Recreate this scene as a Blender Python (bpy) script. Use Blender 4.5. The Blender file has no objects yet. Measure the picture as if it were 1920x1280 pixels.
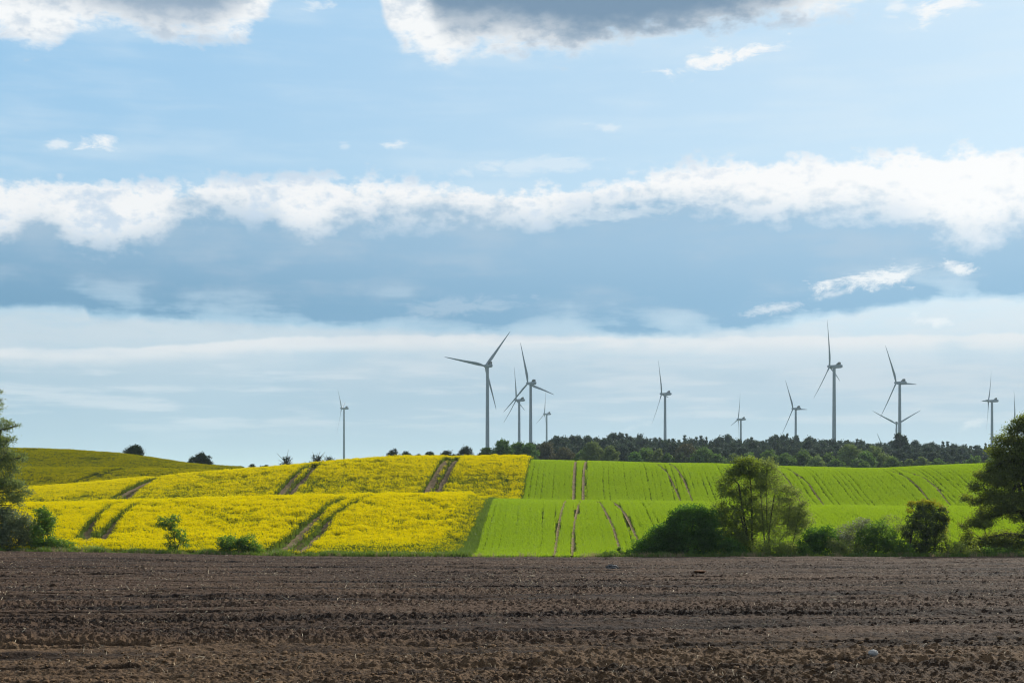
import bpy, math, random
import numpy as np
from mathutils import Vector, Euler, Matrix

# ------------------------------------------------------------------ camera, sky, sun, exposure
SC = bpy.context.scene
COL = SC.collection
F = 2700.0            # focal length in photo pixels (1920 wide)
EYE = 1.7
HZ = 890.0            # photo row of the true horizon
cam_d = bpy.data.cameras.new('camera')
cam_d.sensor_width = 36.0
cam_d.lens = F / 1920 * 36.0
cam_d.shift_y = (HZ - 640) / 1920
cam_d.clip_start = 0.1
cam_d.clip_end = 60000
cam = bpy.data.objects.new('camera', cam_d)
cam.location = (0, 0, EYE)
cam.rotation_euler = (math.radians(90), 0, 0)
COL.objects.link(cam)
SC.camera = cam

SUN_AZ, SUN_EL = 42.0, 29.0      # degrees right of the view direction, degrees up
SUN_DIR = Vector((math.sin(math.radians(SUN_AZ)) * math.cos(math.radians(SUN_EL)),
                  math.cos(math.radians(SUN_AZ)) * math.cos(math.radians(SUN_EL)),
                  math.sin(math.radians(SUN_EL))))
sun_d = bpy.data.lights.new('sun', 'SUN')
sun_d.energy = 5.0
sun_d.angle = math.radians(0.53)
sun_d.color = (1.0, 0.94, 0.83)
sun = bpy.data.objects.new('sun', sun_d)
sun.rotation_euler = SUN_DIR.to_track_quat('Z', 'Y').to_euler()
sun.location = (0, 0, 300)
COL.objects.link(sun)

SC.view_settings.view_transform = 'Standard'
SC.view_settings.look = 'None'
EXPO = 0.3
SC.view_settings.exposure = EXPO
SC.view_settings.gamma = 1.0
SC.view_settings.use_curve_mapping = False
SC.render.engine = 'CYCLES'
SC.cycles.use_denoising = True
SC.cycles.denoiser = 'OPENIMAGEDENOISE'
SC.cycles.denoising_input_passes = 'RGB_ALBEDO_NORMAL'
SC.cycles.denoising_prefilter = 'ACCURATE'
SC.cycles.use_adaptive_sampling = False
SC.cycles.filter_width = 1.15
SC.cycles.max_bounces = 8
SC.cycles.transparent_max_bounces = 8
SC.cycles.volume_bounces = 1
SC.cycles.sample_clamp_indirect = 6.0


def lin(r, g, b):
    f = lambda c: (c / 255 / 12.92) if c / 255 <= 0.04045 else ((c / 255 + 0.055) / 1.055) ** 2.4
    return (f(r), f(g), f(b))


class G:
    """a node tree with a little arithmetic on its sockets"""
    def __init__(self, nt):
        self.nt = nt
    def node(self, kind, **kw):
        n = self.nt.nodes.new(kind)
        for k, v in kw.items():
            setattr(n, k, v)
        return n
    def put(self, sock, v):
        if isinstance(v, S):
            self.nt.links.new(v.s, sock)
        elif hasattr(sock.default_value, '__len__'):
            n = len(sock.default_value)
            v = tuple(v) if hasattr(v, '__len__') else (v,) * 3
            sock.default_value = (v + (1.0,))[:n]
        else:
            sock.default_value = v
    def math(self, op, *a):
        n = self.node('ShaderNodeMath', operation=op)
        for i, v in enumerate(a):
            self.put(n.inputs[i], v)
        return S(self, n.outputs[0])
    def vec(self, x, y, z):
        n = self.node('ShaderNodeCombineXYZ')
        for i, v in enumerate((x, y, z)):
            self.put(n.inputs[i], v)
        return S(self, n.outputs[0])
    def sstep(self, v, a, b, lo=0.0, hi=1.0, lin_=False):
        n = self.node('ShaderNodeMapRange', interpolation_type='LINEAR' if lin_ else 'SMOOTHSTEP')
        n.clamp = True
        for i, q in enumerate((v, a, b, lo, hi)):
            self.put(n.inputs[i], q)
        return S(self, n.outputs[0])
    def noise(self, vec, scale=1.0, detail=4.0, rough=0.55, dist=0.0, col=False):
        n = self.node('ShaderNodeTexNoise')
        self.put(n.inputs['Vector'], vec)
        n.inputs['Scale'].default_value = scale
        n.inputs['Detail'].default_value = detail
        n.inputs['Roughness'].default_value = rough
        n.inputs['Distortion'].default_value = dist
        return S(self, n.outputs['Color' if col else 'Fac'])
    def mix(self, f, a, b):
        n = self.node('ShaderNodeMix', data_type='RGBA')
        self.put(n.inputs[0], f)
        self.put(n.inputs[6], a)
        self.put(n.inputs[7], b)
        return S(self, n.outputs[2])
    def curve(self, v, pts):
        """piecewise curve through (x, y) points, sampled by a float curve"""
        xs = [p[0] for p in pts]
        ys = [p[1] for p in pts]
        x0, x1, y0, y1 = xs[0], xs[-1], min(ys) - 1e-6, max(ys) + 1e-6
        t = self.sstep(v, x0, x1, lin_=True)
        n = self.node('ShaderNodeFloatCurve')
        c = n.mapping.curves[0]
        while len(c.points) < len(pts):
            c.points.new(0.5, 0.5)
        for p, (x, y) in zip(c.points, pts):
            p.location = ((x - x0) / (x1 - x0), (y - y0) / (y1 - y0))
        n.mapping.update()
        self.put(n.inputs['Value'], t)
        return S(self, n.outputs[0]) * (y1 - y0) + y0


class S:
    def __init__(self, g, s):
        self.g, self.s = g, s
    def __add__(self, o): return self.g.math('ADD', self, o)
    __radd__ = __add__
    def __sub__(self, o): return self.g.math('SUBTRACT', self, o)
    def __rsub__(self, o): return self.g.math('SUBTRACT', o, self)
    def __mul__(self, o): return self.g.math('MULTIPLY', self, o)
    __rmul__ = __mul__
    def __truediv__(self, o): return self.g.math('DIVIDE', self, o)
    def __rtruediv__(self, o): return self.g.math('DIVIDE', o, self)
    def max(self, o): return self.g.math('MAXIMUM', self, o)
    def min(self, o): return self.g.math('MINIMUM', self, o)


def build_world():
    w = bpy.data.worlds.new('World')
    SC.world = w
    w.use_nodes = True
    nt = w.node_tree
    nt.nodes.clear()
    g = G(nt)
    out = g.node('ShaderNodeOutputWorld')
    bg = g.node('ShaderNodeBackground')
    BG = 0.1
    bg.inputs['Strength'].default_value = BG
    nt.links.new(bg.outputs[0], out.inputs[0])
    sky = g.node('ShaderNodeTexSky', sky_type='NISHITA')
    sky.sun_disc = False
    sky.sun_elevation = math.radians(SUN_EL)
    sky.sun_rotation = math.radians(SUN_AZ)
    sky.air_density = 1.0
    sky.dust_density = 0.6
    sky.ozone_density = 1.6
    skyc = S(g, sky.outputs[0])
    tc = g.node('ShaderNodeTexCoord')
    sep = g.node('ShaderNodeSeparateXYZ')
    nt.links.new(tc.outputs['Generated'], sep.inputs[0])
    D = S(g, tc.outputs['Generated'])
    x, y, z = (S(g, sep.outputs[i]) for i in range(3))
    h = g.math('SQRT', x * x + y * y).max(0.001)
    e = z / h                                   # tangent of the elevation
    a = g.math('ARCTAN2', x, y)                 # azimuth, 0 ahead, to the right
    def A(px): return math.atan((px - 960) / F)
    def E(px, py): return (HZ - py) / F * math.cos(A(px))
    def pts(*pp): return [(A(p), E(p, r)) for p, r in pp]
    P = 1 / F                                   # one photo pixel in radians
    def dirv(sz, seed): return g.vec(x + seed, y, e * sz)
    nf = g.noise(dirv(1.6, 3.1), 46, 7, 0.56) - 0.5        # puffs of about 60 px
    nm = g.noise(dirv(2.2, 7.7), 17, 5, 0.5) - 0.5        # swells of about 160 px
    ns = g.noise(dirv(7.0, 1.3), 9, 5, 0.5) - 0.5         # long horizontal streaks
    nw = g.noise(dirv(2.6, 5.5), 34, 9, 0.66, 0.9) - 0.5    # wisps
    nd = g.noise(dirv(1.5, 8.8), 110, 6, 0.6) - 0.5       # fringe detail of about 25 px

    def col(r, gg, b): return tuple(c * 0.99 / BG / 2 ** EXPO for c in lin(r, gg, b))
    # clear air: Nishita, paler towards the sun and the horizon as thin cirrus veils it
    right = g.sstep(a, A(-500), A(2100))
    base = g.mix(g.sstep(e, 0.02, 0.36), g.mix(right, col(176, 213, 235), col(203, 229, 244)),
                 g.mix(right, col(148, 202, 242), col(206, 233, 251)))
    base = g.mix(g.sstep(e, 0.45, 0.9), base, skyc)
    front = g.sstep(y / h, -0.35, 0.45)          # away from the sun the air is the plain clear blue
    base = g.mix(front * 0.82, skyc, base)
    veil = g.sstep(ns + nm * 0.5, -0.1, 0.35) * 0.35
    c = g.mix(veil, base, col(226, 240, 249))

    # low haze and stratus streaks under the band
    low = g.sstep(e, E(960, 560), E(960, 720))
    lowc = g.mix(right, col(160, 193, 214), col(182, 207, 225))
    c = g.mix(low * 0.9, c, lowc)
    st_top = g.curve(a, pts((-200, 566), (0, 572), (150, 576), (175, 594), (480, 608), (720, 616), (900, 624), (1200, 626), (1480, 606), (1600, 582), (1750, 564), (1920, 560), (2200, 560)))
    s1 = g.sstep(e, st_top + nf * 30 * P + 6 * P, st_top - 10 * P + nf * 30 * P)
    s1 = s1 * g.sstep(e, E(960, 780), E(960, 600), 0.12, 1.0) * g.sstep(ns + nw * 0.4 + nm * 0.5, -0.26, 0.12, 0.35, 1.0)
    c = g.mix(s1 * 0.85, c, g.mix(right, col(206, 219, 228), col(224, 234, 241)))
    # bright rim at rows 630 to 670
    rim = g.curve(a, pts((-200, 652), (0, 657), (300, 652), (560, 636), (800, 632), (1000, 632), (1200, 638), (1500, 634), (1920, 630), (2200, 628)))
    dr = e - rim - nf * 16 * P
    s2 = g.sstep(dr, 7 * P, 0 * P) * g.sstep(dr, -34 * P, -4 * P) * g.sstep(nm + ns, -0.32, 0.05)
    c = g.mix(s2 * 0.72, c, col(240, 241, 242))
    # faint streaks lower down
    s3 = g.sstep(g.noise(dirv(9, 9.2), 12, 6, 0.55), 0.46, 0.66) * g.sstep(e, E(960, 840), E(960, 780)) * g.sstep(e, E(960, 640), E(960, 700))
    c = g.mix(s3 * 0.75, c, col(214, 226, 235))

    # the long cloud band
    top = g.curve(a, pts((-300, 345), (0, 338), (200, 346), (420, 344), (650, 338), (850, 350), (1000, 352), (1150, 343), (1300, 312), (1530, 296), (1600, 298), (1700, 286), (1920, 284), (2300, 280)))
    wht = g.curve(a, pts((-300, 425), (0, 436), (80, 415), (160, 440), (300, 428), (420, 385), (500, 388), (570, 428), (650, 404), (850, 398), (1000, 405), (1100, 378), (1300, 378), (1480, 392), (1650, 385), (1840, 428), (1920, 402), (2300, 410)))
    bot = g.curve(a, pts((-300, 560), (0, 566), (150, 570), (170, 586), (480, 602), (720, 612), (850, 620), (1100, 622), (1300, 622), (1450, 602), (1600, 578), (1750, 560), (1920, 556), (2300, 560)))
    jt = top - nf * 100 * P - nm * 36 * P - nd * 44 * P
    m_top = g.sstep(e, jt + 11 * P, jt - 15 * P)
    jb = bot + nf * 34 * P + nm * 40 * P + ns * 30 * P
    wb = (nm + ns + 0.06).max(0.0) * 190 * P + 9 * P      # crisp here, feathered there
    m_bot = g.sstep(e, jb - wb, jb + wb * 1.3)
    m_band = m_top * m_bot
    shade = g.mix(right, g.mix(g.sstep(e, E(960, 600), E(960, 430)), col(107, 156, 191), col(140, 179, 209)),
                  g.mix(g.sstep(e, E(960, 600), E(960, 430)), col(140, 184, 216), col(163, 198, 225)))
    shade = g.mix(g.sstep(nm * 1.1 + ns * 1.0 + nf * 0.3, -0.08, 0.40) * 0.42, shade, col(186, 204, 220))
    white = g.mix(right, col(246, 248, 250), col(255, 255, 255))
    white = g.mix(g.sstep(nf * 0.9 + nm * 0.7 + nd * 0.5, 0.02, -0.26) * g.sstep(a, A(2100), A(600), 0.35, 0.75), white, col(190, 213, 235))
    jw = wht + 4 * P + nf * 130 * P + nm * 110 * P + nd * 50 * P
    fw = g.sstep(e, jw - 46 * P, jw + 32 * P)
    c = g.mix(m_band, c, g.mix(fw, shade, white))
    # thin pale wisps in front of the band, low right, and small ones in the blue
    def blob(px, py, rx, ry, tilt=0.0):
        dx = (a - A(px)) * (F / rx)
        dy = (e - E(px, py)) * (F / ry)
        if tilt:
            t = math.radians(tilt)
            dx0 = (a - A(px)) * F
            dy0 = (e - E(px, py)) * F
            dx = (dx0 * math.cos(t) + dy0 * math.sin(t)) * (1 / rx)
            dy = (dy0 * math.cos(t) - dx0 * math.sin(t)) * (1 / ry)
        return g.math('SQRT', dx * dx + dy * dy)
    def wisp(c, b, strength, colr, amp=3.6, soft=0.95):
        return g.mix(g.sstep(b + nw * amp + nd * 1.2, 1.0, 1.0 - soft) * strength, c, colr)
    hi = col(250, 252, 253)
    for b, s in ((blob(1640, 522, 110, 24, 5), 0.9), (blob(1470, 575, 80, 12, 10), 0.55), (blob(1560, 552, 80, 14, 14), 0.5), (blob(1792, 503, 34, 12, -8), 0.85),
                 (blob(1740, 600, 60, 16, 0), 0.6), (blob(870, 575, 130, 20, 6), 0.18), (blob(1180, 400, 190, 16, 6), 0.3)):
        c = wisp(c, b, s, hi)
    for b, s in ((blob(196, 264, 46, 20, 12), 0.85), (blob(104, 272, 30, 12, 10), 0.6), (blob(735, 272, 26, 10, 5), 0.6), (blob(645, 274, 14, 8, 0), 0.3), (blob(1355, 108, 125, 22, 13), 1.0),
                 (blob(1735, 28, 34, 30, 50), 0.9), (blob(1790, 2, 70, 16, 6), 0.9), (blob(1680, 12, 30, 20, 20), 0.6), (blob(1135, 238, 50, 9, -8), 0.4), (blob(1000, 312, 220, 18, 3), 0.35), (blob(1180, 805, 40, 10, 20), 0.3),
                 (blob(1820, 798, 30, 9, 25), 0.5), (blob(590, 12, 50, 16, 20), 0.5)):
        c = wisp(c, b, s, hi)
    # the two cumulus at the top of the frame, dark bases seen from below, going on overhead
    gen = g.noise(g.vec(x * 1.0 / (z + 0.10).max(0.1), y * 1.0 / (z + 0.10).max(0.1), 4.4), 1.3, 7, 0.58)
    over = g.sstep(e, 0.345, 0.42) * g.sstep(gen, 0.50, 0.60)
    tl = g.curve(a, pts((-400, 60), (-100, 66), (0, 70), (80, 88), (130, 66), (200, 52), (290, 72), (430, 70), (480, 40), (515, 4), (540, -40), (620, -160), (690, -60), (715, 0), (740, 70), (780, 96), (832, 120), (880, 92), (1000, 100), (1200, 74), (1400, 46), (1600, 18), (1640, -6), (1720, -40), (2200, -60)))
    jl = tl + nf * 110 * P + nw * 60 * P + nd * 40 * P
    m_t = g.sstep(e, jl - 18 * P, jl + 26 * P) * g.sstep(e, 0.47, 0.41)
    core = g.curve(a, pts((-400, -20), (0, -50), (130, -30), (220, 6), (330, 18), (420, 4), (480, -50), (620, -160), (800, -30), (850, 34), (1000, 36), (1120, 50), (1280, 30), (1480, -10), (1560, -40), (2200, -60)))
    m_c = g.sstep(e, core - 70 * P + nf * 60 * P + nm * 60 * P, core + 30 * P + nf * 60 * P + nm * 60 * P)
    greyc = g.mix(g.sstep(a, A(500), A(700)), col(150, 172, 194), col(122, 150, 176))
    tc_ = g.mix(m_c, g.mix(g.sstep(nf + nm * 0.6 + nd * 0.5, 0.06, -0.22) * 0.75, hi, col(196, 212, 228)), greyc)
    c = g.mix(m_t, c, tc_)
    c = g.mix(over, c, g.mix(g.sstep(gen, 0.55, 0.72), hi, col(165, 182, 200)))
    # below the horizon the dome carries on as the far haze
    c = g.mix(g.sstep(e, 0.0, -0.03), c, col(165, 190, 206))
    nt.links.new(c.s, bg.inputs['Color'])


build_world()

# ------------------------------------------------------------------ helpers
RNG = np.random.default_rng(7)


def hash2(ix, iy, seed):
    h = (ix.astype(np.int64) * 374761393 + iy.astype(np.int64) * 668265263 + seed * 974634777) & 0x7fffffff
    h = ((h ^ (h >> 13)) * 1274126177) & 0x7fffffff
    return ((h ^ (h >> 16)) & 0xffff) / 65535.0


def noise2(x, y, seed=0):
    x, y = np.broadcast_arrays(np.asarray(x, float), np.asarray(y, float))
    ix, iy = np.floor(x), np.floor(y)
    fx, fy = x - ix, y - iy
    sx, sy = fx * fx * fx * (fx * (fx * 6 - 15) + 10), fy * fy * fy * (fy * (fy * 6 - 15) + 10)
    def gr(ox, oy):
        t = hash2(ix + ox, iy + oy, seed) * 2 * math.pi
        return np.cos(t) * (fx - ox) + np.sin(t) * (fy - oy)
    a = gr(0, 0) * (1 - sx) + gr(1, 0) * sx
    b = gr(0, 1) * (1 - sx) + gr(1, 1) * sx
    return (a * (1 - sy) + b * sy) * 1.5


def fbm(x, y, n=4, seed=0):
    s, amp = 0, 1.0
    for i in range(n):
        s = s + amp * noise2(x * 2 ** i, y * 2 ** i, seed + i * 17)
        amp *= 0.5
    return s


def mesh_np(name, verts, quads=None, tris=None, attrs=None, mat_idx=None, smooth=False):
    me = bpy.data.meshes.new(name)
    verts = np.ascontiguousarray(verts, dtype=np.float32)
    me.vertices.add(len(verts))
    me.vertices.foreach_set('co', verts.ravel())
    li, st, k = [], [], 0
    if quads is not None and len(quads):
        q = np.asarray(quads, np.int32)
        li.append(q.ravel()); st.append(np.arange(len(q)) * 4); k = q.size
    if tris is not None and len(tris):
        t = np.asarray(tris, np.int32)
        li.append(t.ravel()); st.append(k + np.arange(len(t)) * 3)
    li = np.concatenate(li).astype(np.int32); st = np.concatenate(st).astype(np.int32)
    me.loops.add(len(li)); me.loops.foreach_set('vertex_index', li)
    me.polygons.add(len(st)); me.polygons.foreach_set('loop_start', st)
    if mat_idx is not None:
        me.polygons.foreach_set('material_index', np.asarray(mat_idx, np.int32))
    me.polygons.foreach_set('use_smooth', np.full(len(st), smooth, dtype=bool))
    for n, v in (attrs or {}).items():
        v = np.asarray(v, np.float32)
        at = me.attributes.new(n, 'FLOAT', 'POINT')
        at.data.foreach_set('value', v)
    me.update(calc_edges=True)
    return me


def obj(name, me, mat=None, parent=None, link=True):
    o = bpy.data.objects.new(name, me)
    for m in (mat if isinstance(mat, (list, tuple)) else [mat] if mat else []):
        me.materials.append(m)
    if link:
        COL.objects.link(o)
    if parent:
        o.parent = parent
    return o


def tag(o, label=None, cat=None, group=None, kind=None):
    for k, v in (('label', label), ('category', cat), ('group', group), ('kind', kind)):
        if v:
            o[k] = v
    return o


def empty(name, loc, label=None, cat=None, group=None, rz=0.0):
    o = bpy.data.objects.new(name, None)
    o.empty_display_size = 0.5
    o.location = loc
    o.rotation_euler = (0, 0, rz)
    COL.objects.link(o)
    return tag(o, label, cat, group)


def copy_tree(o, parent=None):
    c = o.copy()
    COL.objects.link(c)
    if parent:
        c.parent = parent
    for ch in o.children:
        copy_tree(ch, c)
    return c


def grid_quads(nr, nc):
    i = np.arange((nr - 1) * (nc - 1))
    r, c = i // (nc - 1), i % (nc - 1)
    a = r * nc + c
    return np.stack([a, a + 1, a + nc + 1, a + nc], 1)


def tube(pts, radii, n=6, cap=True):
    """tapered tube along a polyline -> verts, quads, tris"""
    pts = [Vector(p) for p in pts]
    V, Q, T = [], [], []
    up = Vector((0.3, 0.9, 0.1)).normalized()
    for i, p in enumerate(pts):
        d = (pts[min(i + 1, len(pts) - 1)] - pts[max(i - 1, 0)]).normalized()
        s = d.cross(up)
        if s.length < 1e-3:
            s = d.cross(Vector((1, 0, 0)))
        s.normalize()
        t = d.cross(s)
        for k in range(n):
            w = 2 * math.pi * k / n
            V.append(p + (s * math.cos(w) + t * math.sin(w)) * radii[i])
    for i in range(len(pts) - 1):
        for k in range(n):
            a, b = i * n + k, i * n + (k + 1) % n
            Q.append((a, b, b + n, a + n))
    if cap:
        V.append(pts[-1]); m = len(V) - 1
        for k in range(n):
            T.append(((len(pts) - 1) * n + k, (len(pts) - 1) * n + (k + 1) % n, m))
    return V, Q, T


class MB:
    """collects pieces of ONE mesh"""
    def __init__(self):
        self.v, self.q, self.t, self.n = [], [], [], 0
    def add(self, V, Q=(), T=()):
        self.v += [tuple(p) for p in V]
        self.q += [tuple(i + self.n for i in f) for f in Q]
        self.t += [tuple(i + self.n for i in f) for f in T]
        self.n += len(V)
        return self
    def tube(self, pts, radii, n=6):
        return self.add(*tube(pts, radii, n))
    def mesh(self, name, smooth=True):
        return mesh_np(name, np.array(self.v), np.array(self.q).reshape(-1, 4) if self.q else None,
                       np.array(self.t).reshape(-1, 3) if self.t else None, smooth=smooth)


# ------------------------------------------------------------------ materials
def new_mat(name):
    m = bpy.data.materials.new(name)
    m.use_nodes = True
    m.node_tree.nodes.clear()
    g = G(m.node_tree)
    return m, g, g.node('ShaderNodeOutputMaterial')


def attr(g, name):
    n = g.node('ShaderNodeAttribute', attribute_name=name)
    return S(g, n.outputs['Fac'])


def pos(g):
    return S(g, g.node('ShaderNodeNewGeometry').outputs['Position'])


def leaf_mat(name, dark, light, trans, tw=0.45, gloss=0.06, obj_var=0.0, third=None):
    """leaves: each leaf its own tint between two colours, light passes through"""
    m, g, out = new_mat(name)
    t = attr(g, 'tint')
    c = g.mix(t, dark, light)
    if third is not None:
        c = g.mix(g.sstep(t, 0.9, 0.97), c, third)
    if obj_var:
        r = S(g, g.node('ShaderNodeObjectInfo').outputs['Random'])
        hsv = g.node('ShaderNodeHueSaturation')
        g.put(hsv.inputs['Hue'], r * 0.04 * obj_var + (0.5 - 0.02 * obj_var))
        g.put(hsv.inputs['Value'], r * 0.7 * obj_var + (1 - 0.35 * obj_var))
        g.put(hsv.inputs['Color'], c)
        c = S(g, hsv.outputs[0])
    d = g.node('ShaderNodeBsdfDiffuse')
    g.put(d.inputs['Color'], c)
    tr = g.node('ShaderNodeBsdfTranslucent')
    g.put(tr.inputs['Color'], g.mix(0.35, trans, c))
    mx = g.node('ShaderNodeMixShader')
    mx.inputs[0].default_value = tw
    g.nt.links.new(d.outputs[0], mx.inputs[1]); g.nt.links.new(tr.outputs[0], mx.inputs[2])
    gl = g.node('ShaderNodeBsdfGlossy')
    gl.inputs['Roughness'].default_value = 0.45
    gl.inputs['Color'].default_value = (0.9, 0.95, 0.9, 1)
    m2 = g.node('ShaderNodeMixShader')
    m2.inputs[0].default_value = gloss
    g.nt.links.new(mx.outputs[0], m2.inputs[1]); g.nt.links.new(gl.outputs[0], m2.inputs[2])
    g.nt.links.new(m2.outputs[0], out.inputs[0])
    return m


def plain_mat(name, c1, c2, scale=4.0, rough=0.8, bump=0.0, spec=0.3, detail=5):
    m, g, out = new_mat(name)
    p = g.node('ShaderNodeTexCoord').outputs['Object']
    n = g.noise(S(g, p), scale, detail, 0.6)
    b = g.node('ShaderNodeBsdfPrincipled')
    g.put(b.inputs['Base Color'], g.mix(g.sstep(n, 0.3, 0.7), c1, c2))
    b.inputs['Roughness'].default_value = rough
    b.inputs['Specular IOR Level'].default_value = spec
    if bump:
        bm = g.node('ShaderNodeBump')
        bm.inputs['Strength'].default_value = bump
        g.put(bm.inputs['Height'], n)
        g.nt.links.new(bm.outputs[0], b.inputs['Normal'])
    g.nt.links.new(b.outputs[0], out.inputs[0])
    return m


M = {}
M['bark'] = plain_mat('bark', (0.035, 0.028, 0.020), (0.075, 0.060, 0.045), 9, 0.9, 0.4)
M['grey_bark'] = plain_mat('grey_bark', (0.07, 0.062, 0.052), (0.15, 0.135, 0.115), 9, 0.9, 0.3)
M['pine_bark'] = plain_mat('pine_bark', (0.07, 0.04, 0.025), (0.15, 0.085, 0.05), 3, 0.9)
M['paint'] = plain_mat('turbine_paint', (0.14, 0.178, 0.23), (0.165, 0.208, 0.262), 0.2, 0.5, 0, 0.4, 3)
M['grille'] = plain_mat('dark_grille', (0.03, 0.033, 0.037), (0.05, 0.053, 0.058), 1.0, 0.7)
M['stone'] = plain_mat('stone', (0.22, 0.22, 0.21), (0.38, 0.37, 0.35), 14, 0.75, 0.2)
M['dark_stone'] = plain_mat('dark_stone', (0.06, 0.06, 0.062), (0.12, 0.12, 0.12), 8, 0.8, 0.3)
M['straw'] = plain_mat('straw', (0.28, 0.21, 0.12), (0.55, 0.47, 0.34), 1.5, 0.8)
M['rust'] = plain_mat('rusty_clod', (0.09, 0.035, 0.012), (0.16, 0.075, 0.03), 6, 0.9, 0.3)


def soil_mat():
    m, g, out = new_mat('ploughed_soil')
    p = pos(g)
    dry = attr(g, 'dry')
    n1 = g.noise(p, 9, 6, 0.65)
    n2 = g.noise(p, 38, 4, 0.6)
    dark = g.mix(dry, (0.0130, 0.0080, 0.0060), (0.026, 0.0155, 0.0090))
    lite = g.mix(dry, (0.070, 0.043, 0.0275), (0.135, 0.084, 0.045))
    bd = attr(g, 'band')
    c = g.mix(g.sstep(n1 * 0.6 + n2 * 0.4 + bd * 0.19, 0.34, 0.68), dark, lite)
    # crumbs of chaff and pale grit
    vor = g.node('ShaderNodeTexVoronoi')
    g.put(vor.inputs['Vector'], p)
    vor.inputs['Scale'].default_value = 13.0
    sp = g.sstep(S(g, vor.outputs['Distance']), 0.16, 0.06) * g.sstep(g.noise(p, 2.1, 3), 0.45, 0.65)
    c = g.mix(sp * 0.6, c, (0.20, 0.15, 0.10))
    b = g.node('ShaderNodeBsdfPrincipled')
    g.put(b.inputs['Base Color'], c)
    b.inputs['Roughness'].default_value = 0.9
    b.inputs['Specular IOR Level'].default_value = 0.12
    bm = g.node('ShaderNodeBump')
    bm.inputs['Strength'].default_value = 0.8
    bm.inputs['Distance'].default_value = 0.03
    g.put(bm.inputs['Height'], n2 + n1)
    g.nt.links.new(bm.outputs[0], b.inputs['Normal'])
    g.nt.links.new(b.outputs[0], out.inputs[0])
    return m


def ground_mat():
    """earth under the crops, weeds growing on it"""
    m, g, out = new_mat('field_ground')
    p = pos(g)
    gr = attr(g, 'green')
    n1 = g.noise(p, 1.2, 6, 0.65)
    earth = g.mix(n1, (0.045, 0.034, 0.022), (0.10, 0.075, 0.045))
    grass = g.mix(g.noise(p, 0.8, 6, 0.7), (0.060, 0.110, 0.008), (0.11, 0.19, 0.014))
    c = g.mix(g.sstep(gr + (n1 - 0.5) * 0.7, 0.3, 0.7), earth, grass)
    d = g.node('ShaderNodeBsdfDiffuse')
    g.put(d.inputs['Color'], c)
    g.nt.links.new(d.outputs[0], out.inputs[0])
    return m


def track_mat():
    m, g, out = new_mat('wheel_track_earth')
    p = pos(g)
    n1 = g.noise(p, 2.2, 6, 0.7)
    dry = attr(g, 'dry')
    c = g.mix(g.sstep(n1, 0.3, 0.7), g.mix(dry, (0.06, 0.042, 0.030), (0.15, 0.12, 0.065)), g.mix(dry, (0.17, 0.125, 0.09), (0.30, 0.24, 0.14)))
    d = g.node('ShaderNodeBsdfDiffuse')
    g.put(d.inputs['Color'], c)
    g.nt.links.new(d.outputs[0], out.inputs[0])
    return m


M['soil'] = soil_mat()
M['ground'] = ground_mat()
M['track'] = track_mat()
M['petal'] = leaf_mat('rape_petals', (0.68, 0.555, 0.003), (0.88, 0.77, 0.006), (0.92, 0.80, 0.0), 0.35, 0.0)
M['rape_green'] = leaf_mat('rape_stems', (0.055, 0.095, 0.012), (0.12, 0.17, 0.02), (0.20, 0.26, 0.02), 0.4, 0.02)
M['grain'] = leaf_mat('grain_blades', (0.158, 0.265, 0.006), (0.225, 0.345, 0.009), (0.46, 0.64, 0.008), 0.45, 0.03)
M['weed'] = leaf_mat('weed_blades', (0.05, 0.10, 0.012), (0.13, 0.20, 0.03), (0.20, 0.30, 0.02), 0.4, 0.03)
M['dry_grass'] = leaf_mat('dry_grass', (0.22, 0.16, 0.08), (0.42, 0.33, 0.20), (0.4, 0.3, 0.15), 0.3, 0.02)

# ------------------------------------------------------------------ the lie of the land
def rowcurve(pairs, smooth=40):
    xs = np.arange(-1400, 3400, 10.0)
    ys = np.interp(xs, [p[0] for p in pairs], [p[1] for p in pairs])
    k = np.exp(-0.5 * (np.arange(-12, 13) * 10 / smooth) ** 2); k /= k.sum()
    ys = np.convolve(np.pad(ys, 12, mode='edge'), k, 'valid')
    return lambda px: np.interp(px, xs, ys)


R_E = rowcurve([(-400, 1031), (0, 1034), (300, 1038), (500, 1042), (900, 1044), (2400, 1044)])
R_C1 = rowcurve([(-400, 966), (53, 958), (190, 954), (327, 951), (475, 946), (620, 942), (905, 939), (1100, 941), (1240, 942), (1503, 950), (1808, 953), (2400, 958)])
R_C2 = rowcurve([(-400, 945), (59, 924), (193, 912), (312, 901), (475, 888), (575, 878), (645, 872), (722, 867), (852, 864), (1000, 865), (1230, 869), (1376, 872), (1480, 878), (1644, 880), (1738, 875), (1832, 871), (2400, 860)])
R_C3 = rowcurve([(-400, 884), (40, 884), (210, 884), (380, 886), (450, 895), (600, 890), (2400, 884)])
R_C4 = rowcurve([(-400, 838), (40, 845), (148, 849), (235, 856), (312, 867), (356, 874), (407, 878), (460, 880), (600, 888), (2400, 890)], 20)


def zrow(row, d):
    return EYE + (HZ - row) * d / F


D_NODES = [113.0, 117.0, 158.0, 184.0, 228.0, 264.0, 300.0, 338.0, 420.0, 500.0, 700.0, 1000.0, 40000.0]


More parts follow.
